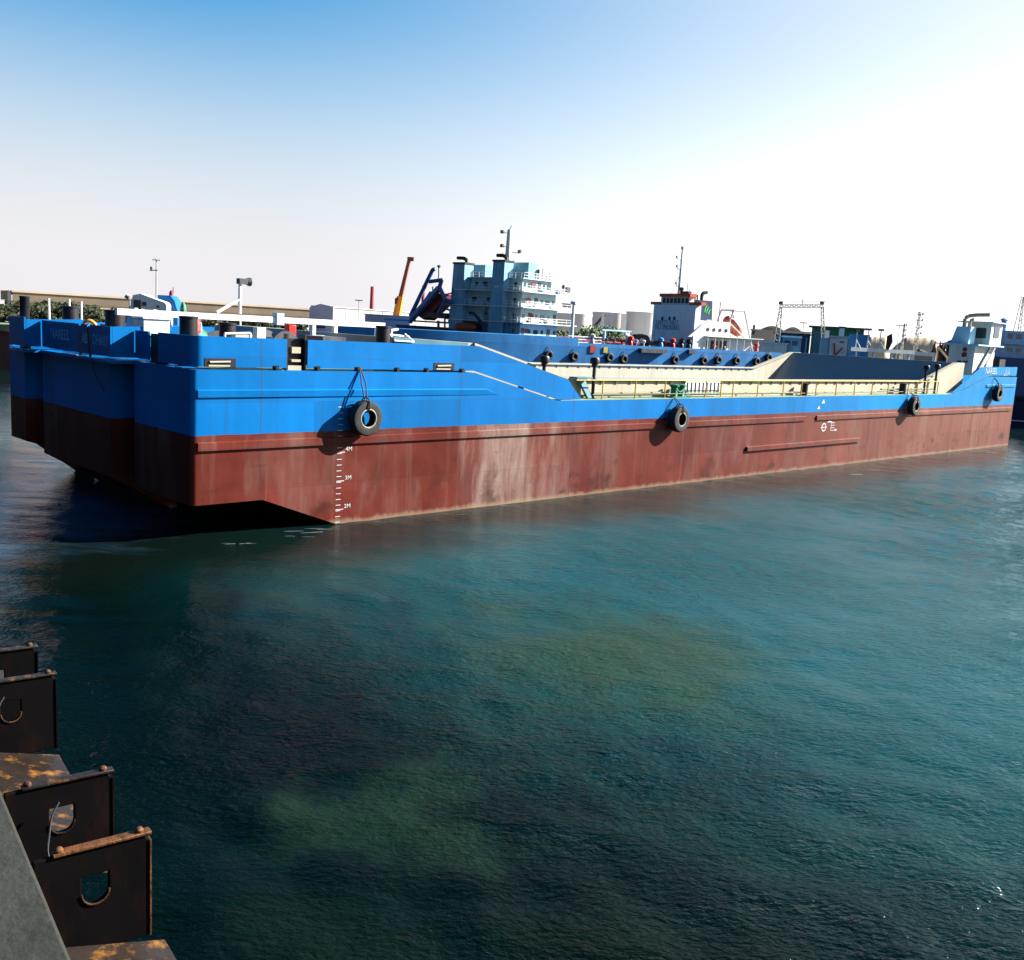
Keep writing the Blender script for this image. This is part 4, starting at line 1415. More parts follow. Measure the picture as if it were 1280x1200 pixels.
for q in range(3):
    mb = MB()
    z0 = lev[q] + .1 if q else 5.3
    for e in (0, .5):
        mb.tube((-.2, 6.6 + q + e, z0), (-.9, 6.6 + q + e + 1.6, lev[q + 1]), .05)
    for e in range(7):
        mb.box(-.25 - .1 * e, 6.6 + q + .23 * e, z0 + .3 * e, -.1 - .1 * e, 7.1 + q + .23 * e, z0 + .3 * e + .05)
    mb.build('ladder', M_STEEL, dr)
for q, (y0, y1, z0, z1) in enumerate(((2.5, 5.5, 5.3, lev[1] - .4), (9, LW - .5, 5.3, lev[1] - .5))):  # dark blocks added for the shaded recess of the lower tiers
    mb = MB()
    mb.box(-1.0, y0, z0, -.02, y1, z1)
    mb.build('shade_block', M_NAVY if q else M_DREDGE, dr)
for q in range(6):
    mb = MB()
    mb.box(RW * (.1 + .15 * q), -1.0, lev[1 + q % 3] + .01, RW * (.1 + .15 * q) + .8, -.4, lev[1 + q % 3] + .5 + .25 * (q % 2))
    mb.build('deck_box', (M_DARKSTEEL, M_OFFWHITE, M_TEAL)[q % 3], dr)
# funnels on the shaded side
for u0, u1, v0 in ((566.5, 583, 330), (616, 633, 327)):
    y1, zf = D.front(u0, v0, -1.0)
    y0, _ = D.front(u1, v0, -1.0)
    mb = MB()
    mb.add([(-1.6, y0, 5.3), (-1.6, y1, 5.3), (1.6, y1, 5.3), (1.6, y0, 5.3), (-1.2, y0 + .2, zf), (-1.2, y1 - .3, zf), (1.4, y1 - .3, zf), (1.4, y0 + .2, zf)],
           [(0, 3, 2, 1), (4, 5, 6, 7), (0, 1, 5, 4), (1, 2, 6, 5), (2, 3, 7, 6), (3, 0, 4, 7)])
    f_ = mb.build('funnel', paint('funnel sky blue', (.15, .33, .45), .5, .2, .6, (.03, .04, .05), .5), dr)
    mb = MB()
    mb.box(-1.35, y0 + .05, zf, 1.55, y1 - .15, zf + .35)
    mb.pipe([(0, y0 + .8, zf), (0, y0 + .9, zf + .9), (0, y0 + 1.6, zf + 1.2), (0, y1 - .2, zf + 1.25)], .35, 8)
    mb.build('exhaust_pipe', M_BLACK, f_)
# mast, roof lockers, radar
ym, _ = D.front(634, 340, 2.0)
_, zm = D.front(637, 287, 2.0)
mb = MB()
mb.tube((2, ym, ztop), (2, ym, zm), .75, .38, 10)
mb.build('mast', paint('mast grey', (.55, .57, .52), .5, .15, 1), dr)
mb = MB()
for z, l in ((zm - .6, 1.6), (zm - 3.2, 1.5), (zm - 5.0, 1.3), (zm - 7, 1.2)):
    mb.tube((2, ym, z), (2 - l * .2, ym + l, z), .06)
    mb.box(1.6, ym + l - .3, z - .1, 2.1, ym + l + .3, z + .5)
    mb.build('mast_lamp', M_DARKSTEEL, dr)
    mb = MB()
mb.tube((2, ym, zm - 4.2), (4.2, ym - 1, zm - 4.2), .06)
mb.box(4.0, ym - 1.4, zm - 4.2, 4.3, ym - .7, zm - 3.6)
mb.build('radar', M_DARKSTEEL, dr)
mb = MB()
mb.tube((2.1, ym, zm), (2.5, ym, zm + .8), .08)
mb.build('aerial', M_DARKSTEEL, dr)
for u0, u1, v0, v1, s in ((590, 606, 331, 349, 3), (642, 660, 328, 349, 3.2)):
    y1, z1 = D.front(u0, v0, s)
    y0, z0 = D.front(u1, v1, s)
    mb = MB()
    mb.box(s, min(y0, y1), ztop - .1, s + 2.6, max(y0, y1), z1)
    mb.build('roof_locker', M_DRB, dr)
mb = MB()
for q in range(5):
    mb.tube((5 + 1.2 * q, 1, ztop), (5 + 1.2 * q, 1, ztop + 1 + (q % 3) * .7), .05)
mb.build('aerial', M_DARKSTEEL, dr)
mb = MB()
mb.lathe((6, 1, ztop), [(.1, 0), (.1, 1.2), (.3, 1.3), (.3, 1.8), (.1, 2)], 10)
mb.build('searchlight', M_DARKSTEEL, dr)
mb = MB()
mb.lathe((RW + .5, -.6, lev[3]), [(.1, 0), (.1, 1.2), (.3, 1.3), (.3, 1.8), (.1, 2)], 10)
mb.box(RW + 1.2, -1, lev[3] + .6, RW + 2.4, -.6, lev[3] + 1.6)
mb.build('searchlight', M_DARKSTEEL, dr)
mb = MB()
mb.box(RW + .6, -.8, lev[2] + .5, RW + 3.2, -.5, lev[2] + 1.4)
mb.build('name_board', M_BLACK, dr)
# crane jib and rescue boat under the shaded side
mb = MB()
y0, z0 = D.front(605, 425, -3)
y1, z1 = D.front(592, 391, -3)
mb.tube((-3, y0, 5.2), (-3, y0, z0 + 3), .6, .5)
mb.tube((-3, y0, z0 + 2.5), (-3, y1, z1), .4, .25)
mb.build('deck_crane', M_NAVY, dr)
mb = MB()
y0, z0 = D.front(595, 410, -2.5)
y1, _ = D.front(568, 410, -2.5)
mb.lathe((-2.4, y0, z0), [(.1, 0), (.7, .5), (.85, 1.5), (.85, (y1 - y0) - 1.2), (.6, (y1 - y0) - .4), (.1, y1 - y0)], 12, axis=(0, 1, 0))
mb.build('rescue_boat', paint('dull orange', (.30, .06, .02), .5, .2, 2), dr)
# suction ladder with its gantry at the left end
def dp(u, v, s=-1.0):
    y, z = D.front(u, v, s)
    return Vector((s, y, z))
mb = MB()
for s in (-2.5, 2.5):
    for seg in (((513, 395), (541, 337)), ((541, 337), (545, 336)), ((537, 352), (552, 350)), ((552, 350), (549, 360)), ((549, 358), (557, 375)), ((557, 375), (566, 378)), ((557, 375), (548, 392)), ((516, 392), (513, 404)), ((516, 400), (549, 362))):
        mb.tube(dp(*seg[0], s), dp(*seg[1], s), .42, n=6)
for u, v in ((541, 337), (552, 350), (557, 375), (516, 400)):
    mb.tube(dp(u, v, -2.5), dp(u, v, 2.5), .3, n=6)
mb.build('ladder_gantry', paint('gantry blue', (.03, .09, .22), .5, .25, 1, RUST, .3), dr)
mb = MB()
mb.prism([dp(518, 392, -1.6), dp(537, 364, -1.6), dp(553, 368, -1.6), dp(551, 380, -1.6), dp(530, 400, -1.6)], (3.2, 0, 0))
mb.build('cutter_ladder', paint('oxide red', (.16, .012, .022), .5, .3, 1), dr)
mb = MB()
mb.tube(dp(514, 398, -2.6), dp(548, 360, -2.6), .55)
mb.build('ladder_beam', paint('steel blue', (.10, .2, .42), .5, .2, 1), dr)
mb = MB()
mb.tube(dp(548, 352, 0), dp(548.5, 334, 0), .12)
mb.lathe(dp(548.5, 335, 0), [(.1, 0), (.35, .2), (.35, .5), (.1, .6)], 8)
mb.tube(dp(541, 358, 0), dp(541, 400, 0), .15)
mb.pipe([dp(552, 384, -1), dp(563, 388, -1), dp(561, 404, -1)], .2)
mb.pipe([dp(548, 401, -2), dp(548, 412, -2)], .25)
mb.pipe([dp(556, 394, -2), dp(556, 412, -2), dp(566, 412, -2)], .18)
mb.pipe([dp(553, 369, -2), dp(566, 366, -2), dp(566, 360, -2)], .15)
mb.build('rigging', M_DARKSTEEL, dr)
for (u0, u1, v0, v1, s, m) in ((480, 566, 398, 405, -1, M_DREDGE), (495, 566, 405.5, 425, 0, M_NAVY), (527, 555, 390, 398, -2, M_DARKSTEEL)):
    p, q = dp(u0, v0, s), dp(u1, v1, s)
    mb = MB()
    mb.box(s, min(p.y, q.y), min(p.z, q.z), s + 5, max(p.y, q.y), max(p.z, q.z))
    mb.build('deck_block', m, dr)

# ---- far left: warehouse, sheds, hedge, red barge, tug
WA = ground(15, 300, 1.6)
WB = ground(400, 300 * 1.08, 1.6)
WF = Frame(WA, (WB - WA)[:2])
wl = (WB - WA).length
wr = empty('warehouse', WA, WF.rz, 'long low open warehouse with brown roof and cream beam on the far left shore', 'warehouse')
zr = WF.side(15, 363, 0)[1]
zr2 = WF.side(200, 373, 0)[1]
mb = MB()
mb.box(0, -1, zr - 2.6, wl, 22, zr)
mb.build('roof', M_BROWN, wr)
mb = MB()
mb.box(-.2, -1.3, zr - .4, wl + .2, -1.02, zr + .1)
mb.box(.5, -.6, zr - 3.7, wl - .5, -.2, zr - 2.62)
mb.build('fascia', M_TAN, wr)
mb = MB()
mb.box(0, 14, 0, wl, 14.4, zr - 2.62)
mb.build('wall', M_BROWN, wr)
mb = MB()
mb.prism([(-.3, -1.2, 1.6), (-.3, 6, 1.6), (-.3, 6, zr - .5), (-.3, 3, zr + .2), (-.3, -1.2, zr - 1.3)], (.25, 0, 0))
mb.build('gable', M_STEEL, wr)
for k in range(15):
    mb = MB()
    mb.box(2 + k * (wl - 4) / 14, -.15, 0, 2.5 + k * (wl - 4) / 14, .25, zr - 3.71)
    mb.build('column', M_OFFWHITE, wr)
# grey shed with a blue grey gable end
SA = ground(416, 262, 1.6)
SB = ground(545, 300, 1.6)
SF = Frame(SA, (SB - SA)[:2])
sl_ = (SB - SA).length
sh = empty('storage_shed', SA, SF.rz, 'pale grey clad shed with a blue grey gable end, left of the orange crane', 'shed')
zs1 = SF.side(417, 383, 0)[1]
yg = SF.front(389, 383, 0)[0]
mb = MB()
mb.box(0, 0, 0, sl_, yg, zs1 - .3)
mb.build('wall', M_SHED, sh)
mb = MB()
mb.prism([(-.3, -.3, 0), (-.3, yg + .3, 0), (-.3, yg + .3, zs1 - .5), (-.3, yg * .55, zs1 + .5), (-.3, -.3, zs1 - .1)], (.28, 0, 0))
gb = mb.build('gable', M_SHEDBLUE, sh)
mb = MB()
mb.box(-.36, yg * .3, 2.5, -.31, yg * .7, 4.6)
mb.build('door', M_NAVY, gb)
mb = MB()
mb.box(0, -.3, zs1 - .29, sl_, yg + .2, zs1)
mb.build('roof', M_STEEL, sh)
for k in range(1, 9):
    mb = MB()
    mb.box(k * sl_ / 9 - .12, -.1, .3, k * sl_ / 9 + .12, -.003, zs1 - .3)
    mb.build('seam', M_STEEL, sh)
# low blue container store before it
CA = ground(456, 225, 1.6)
cn = empty('container_store', CA, 0, 'low blue grey flat roofed store in front of the pale shed', 'store')
cw = (ground(512, 225) - CA).length
zc_ = at(484, 395, 225).z - 1.6
mb = MB()
mb.box(0, 0, 0, cw, 6, zc_)
mb.build('wall', M_SHEDBLUE, cn)
mb = MB()
mb.box(-.2, -.3, zc_, cw + .2, 6.2, zc_ + .25)
mb.build('roof', M_STEEL, cn)
# posts
def post(u, v0, d, r, m, label, name='street_lamp', cat='lamp post', head=True, grp=None):
    p = ground(u, d, 1.6)
    h = at(u, v0, d).z - 1.6
    t = empty(name, p, 0, label, cat, grp)
    mb = MB()
    mb.tube((0, 0, 0), (0, 0, h), r, r * .7, 8)
    mb.lathe((0, 0, 0), [(r * 2.2, 0), (r * 2.2, .15), (r, .3)], 8)
    mb.build('pole', m, t)
    if head:
        mb = MB()
        mb.box(-.9, -.2, h, .9, .2, h + .22)
        mb.build('lamp_head', M_DARKSTEEL, t)
    return t
post(448, 376, 240, .12, M_STEEL, 'thin grey lamp post before the pale shed')
post(464, 358, 330, .8, M_DKRED, 'dark red chimney stack rising behind the pale grey shed', 'chimney', 'chimney', False)
post(527.5, 357, 330, .7, M_DKRED, 'short dark red chimney between the orange crane and the dredger gantry', 'chimney', 'chimney', False)
post(61, 373, 120, .16, M_WHITE, 'white post left of the three in front of the hedge', 'mooring_post', 'post', False, 'white posts by the hedge')
post(86.5, 374, 120, .16, M_WHITE, 'white post in the middle of the three in front of the hedge', 'mooring_post', 'post', False, 'white posts by the hedge')
post(101.5, 377, 120, .16, M_WHITE, 'white post right of the three in front of the hedge', 'mooring_post', 'post', False, 'white posts by the hedge')
# orange mobile crane
cp = ground(497, 232, 1.6)
cr = empty('mobile_crane', cp, 0, 'orange mobile crane with its telescopic boom raised', 'crane')
k_ = lambda u, v: at(u, v, 232) - cp
mb = MB()
mb.tube(k_(495.5, 397), k_(500.5, 371), .95, .85, 6)
mb.build('boom_base', M_ORANGE, cr)
mb = MB()
mb.tube(k_(500.5, 372), k_(512, 323), .55, .42, 6)
mb.box(*(k_(511, 324) - Vector((.3, .5, .4))), *(k_(511, 324) + Vector((1.2, .5, .5))))
mb.build('boom_extension', paint('rusty brown paint', (.22, .06, .03), .5, .2, 2), cr)
mb = MB()
mb.box(-5, -1.3, .9, 4, 1.3, 1.9)
mb.box(-3, -1.3, 1.9, 2, 1.3, 3.8)
mb.build('carrier', M_ORANGE, cr)
mb = MB()
mb.box(2.2, -1.3, 1.9, 4, 1.3, 3.4)
mb.build('cab', M_ORANGE, cr)
for x in (-4, -2.4, 1.2, 3):
    for y in (-1.35, 1.05):
        mb = MB()
        mb.lathe((x, y, .55), [(.3, 0), (.55, .03), (.55, .27), (.3, .3)], 14, axis=(0, 1, 0))
        mb.build('wheel', M_RUBBER, cr)
mb = MB()
mb.box(*(k_(496.5, 377) - Vector((.5, .6, .6))), *(k_(496.5, 377) + Vector((.5, .6, .8))))
mb.build('winch', M_DKRED, cr)
# red barge at the left edge
rb = Frame(ground(12.5, 110), (-1, .12))
rbt = empty('work_barge', rb.o, rb.rz, 'red and brown barge with a green deck cut by the left edge', 'barge')
zt1 = at(5, 417, 110).z
mb = MB()
mb.xy([(0, 0), (0, -6), (12, -6), (12, 0)], -.6, zt1 - .1)
mb.build('hull', paint('faded brown hull', (.11, .045, .03), .6, .2, .7, (.08, .04, .03), .5), rbt)
mb = MB()
mb.box(-.15, -6.1, zt1 - .095, 12.1, .12, zt1 + .25)
mb.build('bulwark', M_DKRED, rbt)
mb = MB()
mb.box(.2, -5.8, zt1 + .26, 12, -.2, zt1 + .9)
mb.build('deck', M_DECK, rbt)
mb = MB()
mb.pipe([(1.2, -2, zt1 + .9), (.6, -2, zt1 + 1.6), (.2, -2, zt1 + 1.9), (-.1, -2, zt1 + 1.2), (-.1, -2, zt1 + .4)], .16)
mb.build('hose', M_GREEN, rbt)
mb = MB()
mb.lathe((1.4, -3, zt1 + .9), [(.4, 0), (.45, .3), (.4, .6), (.1, .8)], 12)
mb.build('float', M_BOATRED, rbt)
# white tug with a blue funnel, close behind the fore deck
tg = Frame(ground(158, 64), (math.cos(R(4)), math.sin(R(4))))
tug = empty('harbour_tug', tg.o, tg.rz, 'white harbour tug with blue funnel and slim mast behind the barge bow', 'tug')
def tp(u, v, w=0.0):
    s, z = tg.side(u, v, w)
    return s, z
mb = MB()
mb.xy([(-4, 2.4), (-2.4, .6), (0, 0), (11, 0), (12, 1), (12, 4), (11, 5), (0, 5), (-2.4, 4.4)], -1, 4.4)
mb.build('hull', M_NAVY, tug)
s0, z0 = tp(167, 401); s1, z1 = tp(207, 379)
_, z2 = tp(207, 401)
mb = MB()
mb.xz([(s0, z0 - 1.5), (s0 - .1, z0 + .35), (s0 - .35, z0 + .5), (s0 - .1, z1 + .38), (s0 + .35, z1 + .48), (s1 - .12, z1 + .05), (s1, z1 - .1), (s1, z0 - 1.5)], .2, 1.6)
ch = mb.build('deckhouse', M_WHITE, tug)
for u0, u1, v0, v1, nm in ((158, 176, 375, 386, 'window'), (177.5, 183, 377.5, 382, 'window'), (195.5, 199, 381, 385.5, 'porthole'), (182.5, 185, 390.5, 395, 'porthole')):
    a, zb = tp(u0, v1, .18)
    b, za = tp(u1, v0, .18)
    mb = MB()
    if nm == 'porthole':
        mb.lathe(((a + b) / 2, .2, (za + zb) / 2), [((b - a) / 2, 0), ((b - a) / 2, .03)], 12, axis=(0, -1, 0))
    else:
        mb.box(max(a, s0 - .05), .165, zb, b, .197, za)
    mb.build(nm, M_GLASS, ch)
a, zb = tp(196, 388, 1.2); b, za = tp(222, 370, 1.2)
mb = MB()
mb.xz([(a, zb - 1.8), (a, za), (a + (b - a) * .65, za), (a + (b - a) * .85, za - .3), (b, zb), (b, zb - 1.8)], 1.2, 2.6)
mb.build('funnel', M_BLUE, tug)
a, zb = tp(213.5, 370, 1.8)
mb = MB()
mb.lathe((a, 1.9, zb - .1), [(.12, 0), (.13, .3), (.05, .45)], 10)
mb.tube((a + .1, 1.9, zb), (a + .12, 1.9, zb + .55), .025)
mb.build('exhaust_pipe', M_DKRED, tug)
a, zb = tp(195.5, 375, 1.1); _, za = tp(197, 323, 1.1)
mb = MB()
mb.tube((a, 1.1, zb - .5), (a, 1.1, za), .06, .035, 8)
mb.tube((a - .4, 1.1, za - .75), (a + .1, 1.1, za - .7), .035)
mb.tube((a - .25, 1.1, za - .1), (a + .25, 1.1, za - .1), .03)
mb.lathe((a - .3, 1.1, za - .7), [(.08, 0), (.08, .18)], 8)
mb.build('mast', M_STEEL, tug)
a, zb = tp(162, 372, 1.5)
mb = MB()
mb.tube((a, 1.5, zb - .8), (a, 1.5, zb + .1), .04)
mb.lathe((a, 1.5, zb), [(.14, 0), (.16, .25)], 10, axis=(-1, 0, .5))
mb.build('searchlight', M_STEEL, tug)
a, zb = tp(229, 386, .8)
mb = MB()
mb.lathe((a, .8, zb - .6), [(.2, 0), (.22, .4), (.16, .8), (.05, 1.0)], 10)
mb.build('deck_vent', M_GREEN, tug)

# ---- storage tanks behind
for k, (u0, u1, v0, d, lab) in enumerate(((694, 741, 393, 345, 'leftmost pale storage tank, behind the white light post'), (739, 783, 391.5, 330, 'middle pale storage tank above the bushes'), (781, 822, 391, 320, 'rightmost pale storage tank, partly behind the bridge front'))):
    c0 = ground((u0 + u1) / 2, d, 1.6)
    r = (u1 - u0) / 2 * d / FPX * .98
    h = at((u0 + u1) / 2, v0, d).z - 1.6
    t = empty('storage_tank', c0, 0, lab, 'storage tank', 'storage tanks on the far shore')
    mb = MB()
    mb.lathe((0, 0, 0), [(r, 0), (r, h), (r * .985, h + .02)], 40)
    mb.build('shell', M_TANK, t)
    mb = MB()
    mb.lathe((0, 0, h + .021), [(r * 1.01, 0), (r * 1.01, .18), (r * .6, r * .07), (.3, r * .11)], 40)
    mb.build('roof', M_TANK, t)
    mb = MB()
    a = R(-60)
    for q in range(14):
        aa = a + q * .05
        mb.box((r + .45) * math.cos(aa) - .45, (r + .45) * math.sin(aa) - .3, .4 + q * h / 14, (r + .45) * math.cos(aa) + .45, (r + .45) * math.sin(aa) + .3, .5 + q * h / 14)
    mb.build('stairs', M_DARKSTEEL, t)
cx_ = Frame(ground(778, 305, 1.6), (1, 0))
tw = empty('stair_tower', cx_.o, 0, 'white stair tower with a dark conveyor leaning between two storage tanks', 'tower')
h = at(780, 392, 305).z - 1.6
mb = MB()
mb.box(-.7, -.7, 0, .9, .9, h)
mb.build('shaft', M_WHITE, tw)
p0 = at(744, 407, 300) - cx_.o
p1 = at(756, 393, 300) - cx_.o
mb = MB()
mb.tube(p0, p1, .45)
mb.build('conveyor', M_DARKSTEEL, tw)
mb = MB()
mb.box(*(p1 - Vector((1.0, .5, 8))), *(p1 + Vector((-.1, .5, .2))))
mb.build('pillar', M_OFFWHITE, tw)

# ---- trees: a trunk with limbs and many leaf-sized faces in clumps
def tree(name, u, d, width, v_top, label, seed, group, z0=1.6, leaf=.42, n=1400, m=M_LEAF, squat=1.0):
    rn = random.Random(seed)
    p = ground(u, d, z0)
    H = max(1.5, at(u, v_top, d).z - z0)
    t = empty(name, p, 0, label, 'tree', group)
    r = width / 2
    mb = MB()
    mb.tube((0, 0, 0), (.1, 0, H * .5), .16 + .02 * H, .1, 7)
    limbs = []
    for k in range(7):
        a = rn.random() * 6.28
        q = Vector((math.cos(a) * r * .6, math.sin(a) * r * .6, H * (.55 + .3 * rn.random())))
        mb.tube((.05, 0, H * (.25 + .2 * rn.random())), q, .09, .03, 5)
        limbs.append(q)
    mb.build('trunk', M_BARK, t)
    mb = MB()
    clumps = []
    for k in range(22):
        a, rr = rn.random() * 6.28, math.sqrt(rn.random())
        zz = H * (.3 + .6 * rn.random())
        sh = math.sin(math.pi * min(1, max(.12, (zz / H - .1))))
        clumps.append((Vector((math.cos(a) * rr * r * sh, math.sin(a) * rr * r * sh, zz)), (.16 + .18 * rn.random()) * max(r, H * .4)))
    for k in range(n):
        c, cr_ = rn.choice(clumps)
        o = Vector((rn.gauss(0, .5), rn.gauss(0, .5), rn.gauss(0, .42))) * cr_
        q = c + o
        if q.z < .2 or q.z > H: continue
        a = Vector((rn.gauss(0, 1), rn.gauss(0, 1), rn.gauss(0, 1))).normalized() * leaf * (.5 + rn.random())
        b = a.orthogonal().normalized() * leaf * (.35 + .4 * rn.random())
        mb.add([q - a, q + b, q + a, q - b], [(0, 1, 2, 3)])
    mb.build('crown', m, t, fix=False)
    return t
M_HEDGE = paint('dusty hedge leaves', (.035, .045, .018), .7, .5, .8, (.075, .06, .03), .6, stretch=(1, 1, 1))
for k, (u, w_, v) in enumerate(((2, 9, 380), (33, 9, 377), (52, 8, 378), (72, 8, 376), (92, 8, 379), (113, 8, 381), (134, 8, 384), (255, 7, 392), (330, 7, 396), (366, 6, 398))):
    tree('hedge_bush', u, 180 + 6 * (k % 3), w_, v, ['dark bush at the left edge behind the red barge', 'dusty bush right of the tall corner bollard of the barge', 'dusty bush left of the white posts', 'dusty bush between the white posts and the bow bollard', 'dusty bush above the bow bollard', 'dusty bush left of the white warping drums',
        'dusty bush behind the white warping drums', 'low bush under the warehouse right of the blue funnel', 'low bush under the warehouse right of the lamp post', 'low bush before the blue grey gable'][k], 40 + k, 'bushes on the left shore', m=M_HEDGE, leaf=.36, n=1500)
for k, (u, w_, v, d, lab) in enumerate(((733, 9, 407.5, 262, 'green tree in front of the left storage tank'), (750, 9, 406.5, 268, 'green tree in front of the middle storage tank, tallest of its clump'), (765, 7, 410, 265, 'small green tree at the right end of the clump by the tanks'), (701, 5, 411, 240, 'dark green tree beside the dredger deckhouse'), (432, 6, 402, 190, 'low green bush under the white beam end'), (455, 6, 403, 190, 'low green bush below the thin grey lamp post'))):
    tree('shore_tree', u, d, w_, v, lab, 80 + k, 'green trees on the far shore', leaf=.4, n=1500)

# ---- behind the stern half of the barge: quay with buildings, gantry, cabins
def house(name, u0, u1, v0, d, depth, m, label, cat='building', roof=None, rz=0.0, over=.3, rh=.3):
    p = ground(u0, d, 1.6)
    q = ground(u1, d, 1.6)
    L = (q - p).length
    h = at((u0 + u1) / 2, v0, d).z - 1.6 - rh
    t = empty(name, p, math.atan2(q.y - p.y, q.x - p.x) + rz, label, cat)
    mb = MB()
    mb.box(0, 0, 0, L, depth, h)
    t2 = mb.build('wall', m, t)
    mb = MB()
    mb.box(-over, -over, h + .002, L + over, depth + over, h + rh)
    mb.build('roof', roof or M_STEEL, t)
    return t, L, h
bh, L, h = house('store_building', 938, 1012, 413, 275, 14, paint('beige render', (.32, .27, .22), .7, .1, .3), 'beige store building with shallow domed roof behind the steel gantry', roof=M_TAN)
for a, b in ((L * .15, L * .55), (L * .55, L * .85)):
    mb = MB()
    n_ = 10
    top = [(a + (b - a) * k / n_, h + .31 + 1.1 * math.sin(math.pi * k / n_)) for k in range(n_ + 1)]
    mb.xz(top, .5, 13)
    mb.build('dome', M_TAN, bh)
mb = MB()
mb.box(.3, -.25, h - 1.2, .9, -.02, h + 1.4)
mb.build('downpipe', M_DARKSTEEL, bh)
gs, L, h = house('green_shed', 1013, 1078, 408.5, 240, 12, M_GREEN, 'dark green shed with a flat overhanging roof behind the white cabin', 'shed', paint('dark green roof', (.012, .06, .045), .5, .1, 1), over=.8)
mb = MB()
mb.box(.5, -.05, 2, L * .3, -.003, h - 1)
mb.build('door', M_TEAL, gs)
bc, L, h = house('blue_office', 978, 1000, 420, 215, 7, M_DREDGE, 'pale blue site office with two dark windows under the gantry', 'office', M_LBLUE)
for k in range(2):
    mb = MB()
    mb.box(L * (.12 + .45 * k), -.05, h - 1.7, L * (.42 + .45 * k), -.003, h - .7)
    mb.build('window', M_GLASS, bc)
bt, L, h = house('white_tent', 950, 984, 428, 208, 6, M_OFFWHITE, 'white low cabin with sloped side beside the pale blue office', 'cabin', M_LBLUE)
bl2, L, h = house('blue_roof_shed', 967, 1012, 416.5, 250, 8, paint('deep blue cladding', (.02, .10, .28), .5, .2, .6), 'deep blue shed with pale roof posts under the gantry beam', 'shed', M_NAVY)
for k in range(6):
    mb = MB()
    mb.box(1 + k * (L - 2) / 5, -.3, 0, 1.35 + k * (L - 2) / 5, -.02, h - .6)
    mb.build('roof_post', M_OFFWHITE, bl2)
wc, L, h = house('white_cabin', 1037, 1059, 420, 172, 3.2, M_WHITE, 'white cabin with a red bracket on its front, behind the hold bulkhead', 'cabin', M_LBLUE, over=.25)
_, z_ = None, None
mb = MB()
mb.tube((L * .25, -.12, h - .9), (L * .36, -.12, h - 3.0), .13, n=6)
mb.tube((L * .36, -.12, h - 3.0), (L * .75, -.12, h - 1.6), .1, n=6)
mb.build('bracket', M_RED, wc)
mb = MB()
mb.box(L * .55, -.04, h - .75, L * .8, -.004, h - .55)
mb.build('plate', M_BLACK, wc)
mb = MB()
mb.box(-1.6, .4, 0, -.02, 3.0, h - .1)
mb.build('side_room', M_LBLUE, wc)
vt, L, h = house('vent_tower', 1047, 1053.5, 408, 186, 1.2, M_LBLUE, 'pale blue vent shaft with dark cap above the white cabin', 'vent shaft', M_NAVY, over=.2)
bx, L, h = house('white_box', 1029, 1035, 413, 186, 1.2, M_WHITE, 'small white box standing left of the vent shaft above the cabin', 'box', M_OFFWHITE, over=.08, rh=.12)
bs, L, h = house('blue_container', 1060, 1086, 418, 190, 4, paint('container blue', (.02, .14, .36), .5, .2, .8), 'bright blue container right of the white cabin', 'container', M_SHIPBLUE, over=.03, rh=.1)
for k in range(10):
    mb = MB()
    mb.box(.2 + k * (L - .4) / 10, -.06, .1, .2 + (k + .5) * (L - .4) / 10, -.003, h - .1)
    mb.build('rib', M_SHIPBLUE, bs)
# steel gantry
gp = ground(1000, 226, 1.6)
gn = empty('steel_gantry', gp, 0, 'tall pale steel lattice gantry standing behind the blue hull', 'gantry')
gq = lambda u, v, d=226: at(u, v, d) - gp
M_GAN = paint('pale gantry paint', (.36, .34, .26), .6, .2, 1)
def lattice(mb, a0, a1, b0, b1, n, r):
    mb.tube(a0, a1, r, n=5)
    mb.tube(b0, b1, r, n=5)
    for k in range(n):
        p = a0.lerp(a1, k / n)
        q = b0.lerp(b1, (k + 1) / n)
        mb.tube(p if k % 2 else b0.lerp(b1, k / n), q if k % 2 else a0.lerp(a1, (k + 1) / n), r * .6, n=4)
for la, lb in ((((967, 427), (975, 384)), ((974, 427), (977.5, 384))), (((1026.5, 427), (1026.5, 384)), ((1031, 427), (1029.5, 384)))):
    for dd in (224.8, 227.2):
        mb = MB()
        lattice(mb, gq(*la[0], dd), gq(*la[1], dd), gq(*lb[0], dd), gq(*lb[1], dd), 11, .13)
        mb.build('leg', M_GAN, gn)
mb = MB()
for dd in (224.8, 227.2):
    lattice(mb, gq(974, 381, dd), gq(1030, 381, dd), gq(974, 384, dd), gq(1030, 384, dd), 18, .12)
mb.build('crossbeam', M_GAN, gn)
mb = MB()
mb.pipe([gq(976, 381), gq(976.5, 376.5), gq(1031, 376.8), gq(1029, 381)], .05)
mb.tube(gq(1003, 381), gq(1003.5, 374), .1)
mb.build('handrail', M_GAN, gn)
for u in (976, 1027.5):
    mb = MB()
    mb.lathe(gq(u, 380.5), [(.3, 0), (.5, .1), (.5, .5), (.2, .7)], 10)
    mb.build('sheave', M_DARKSTEEL, gn)
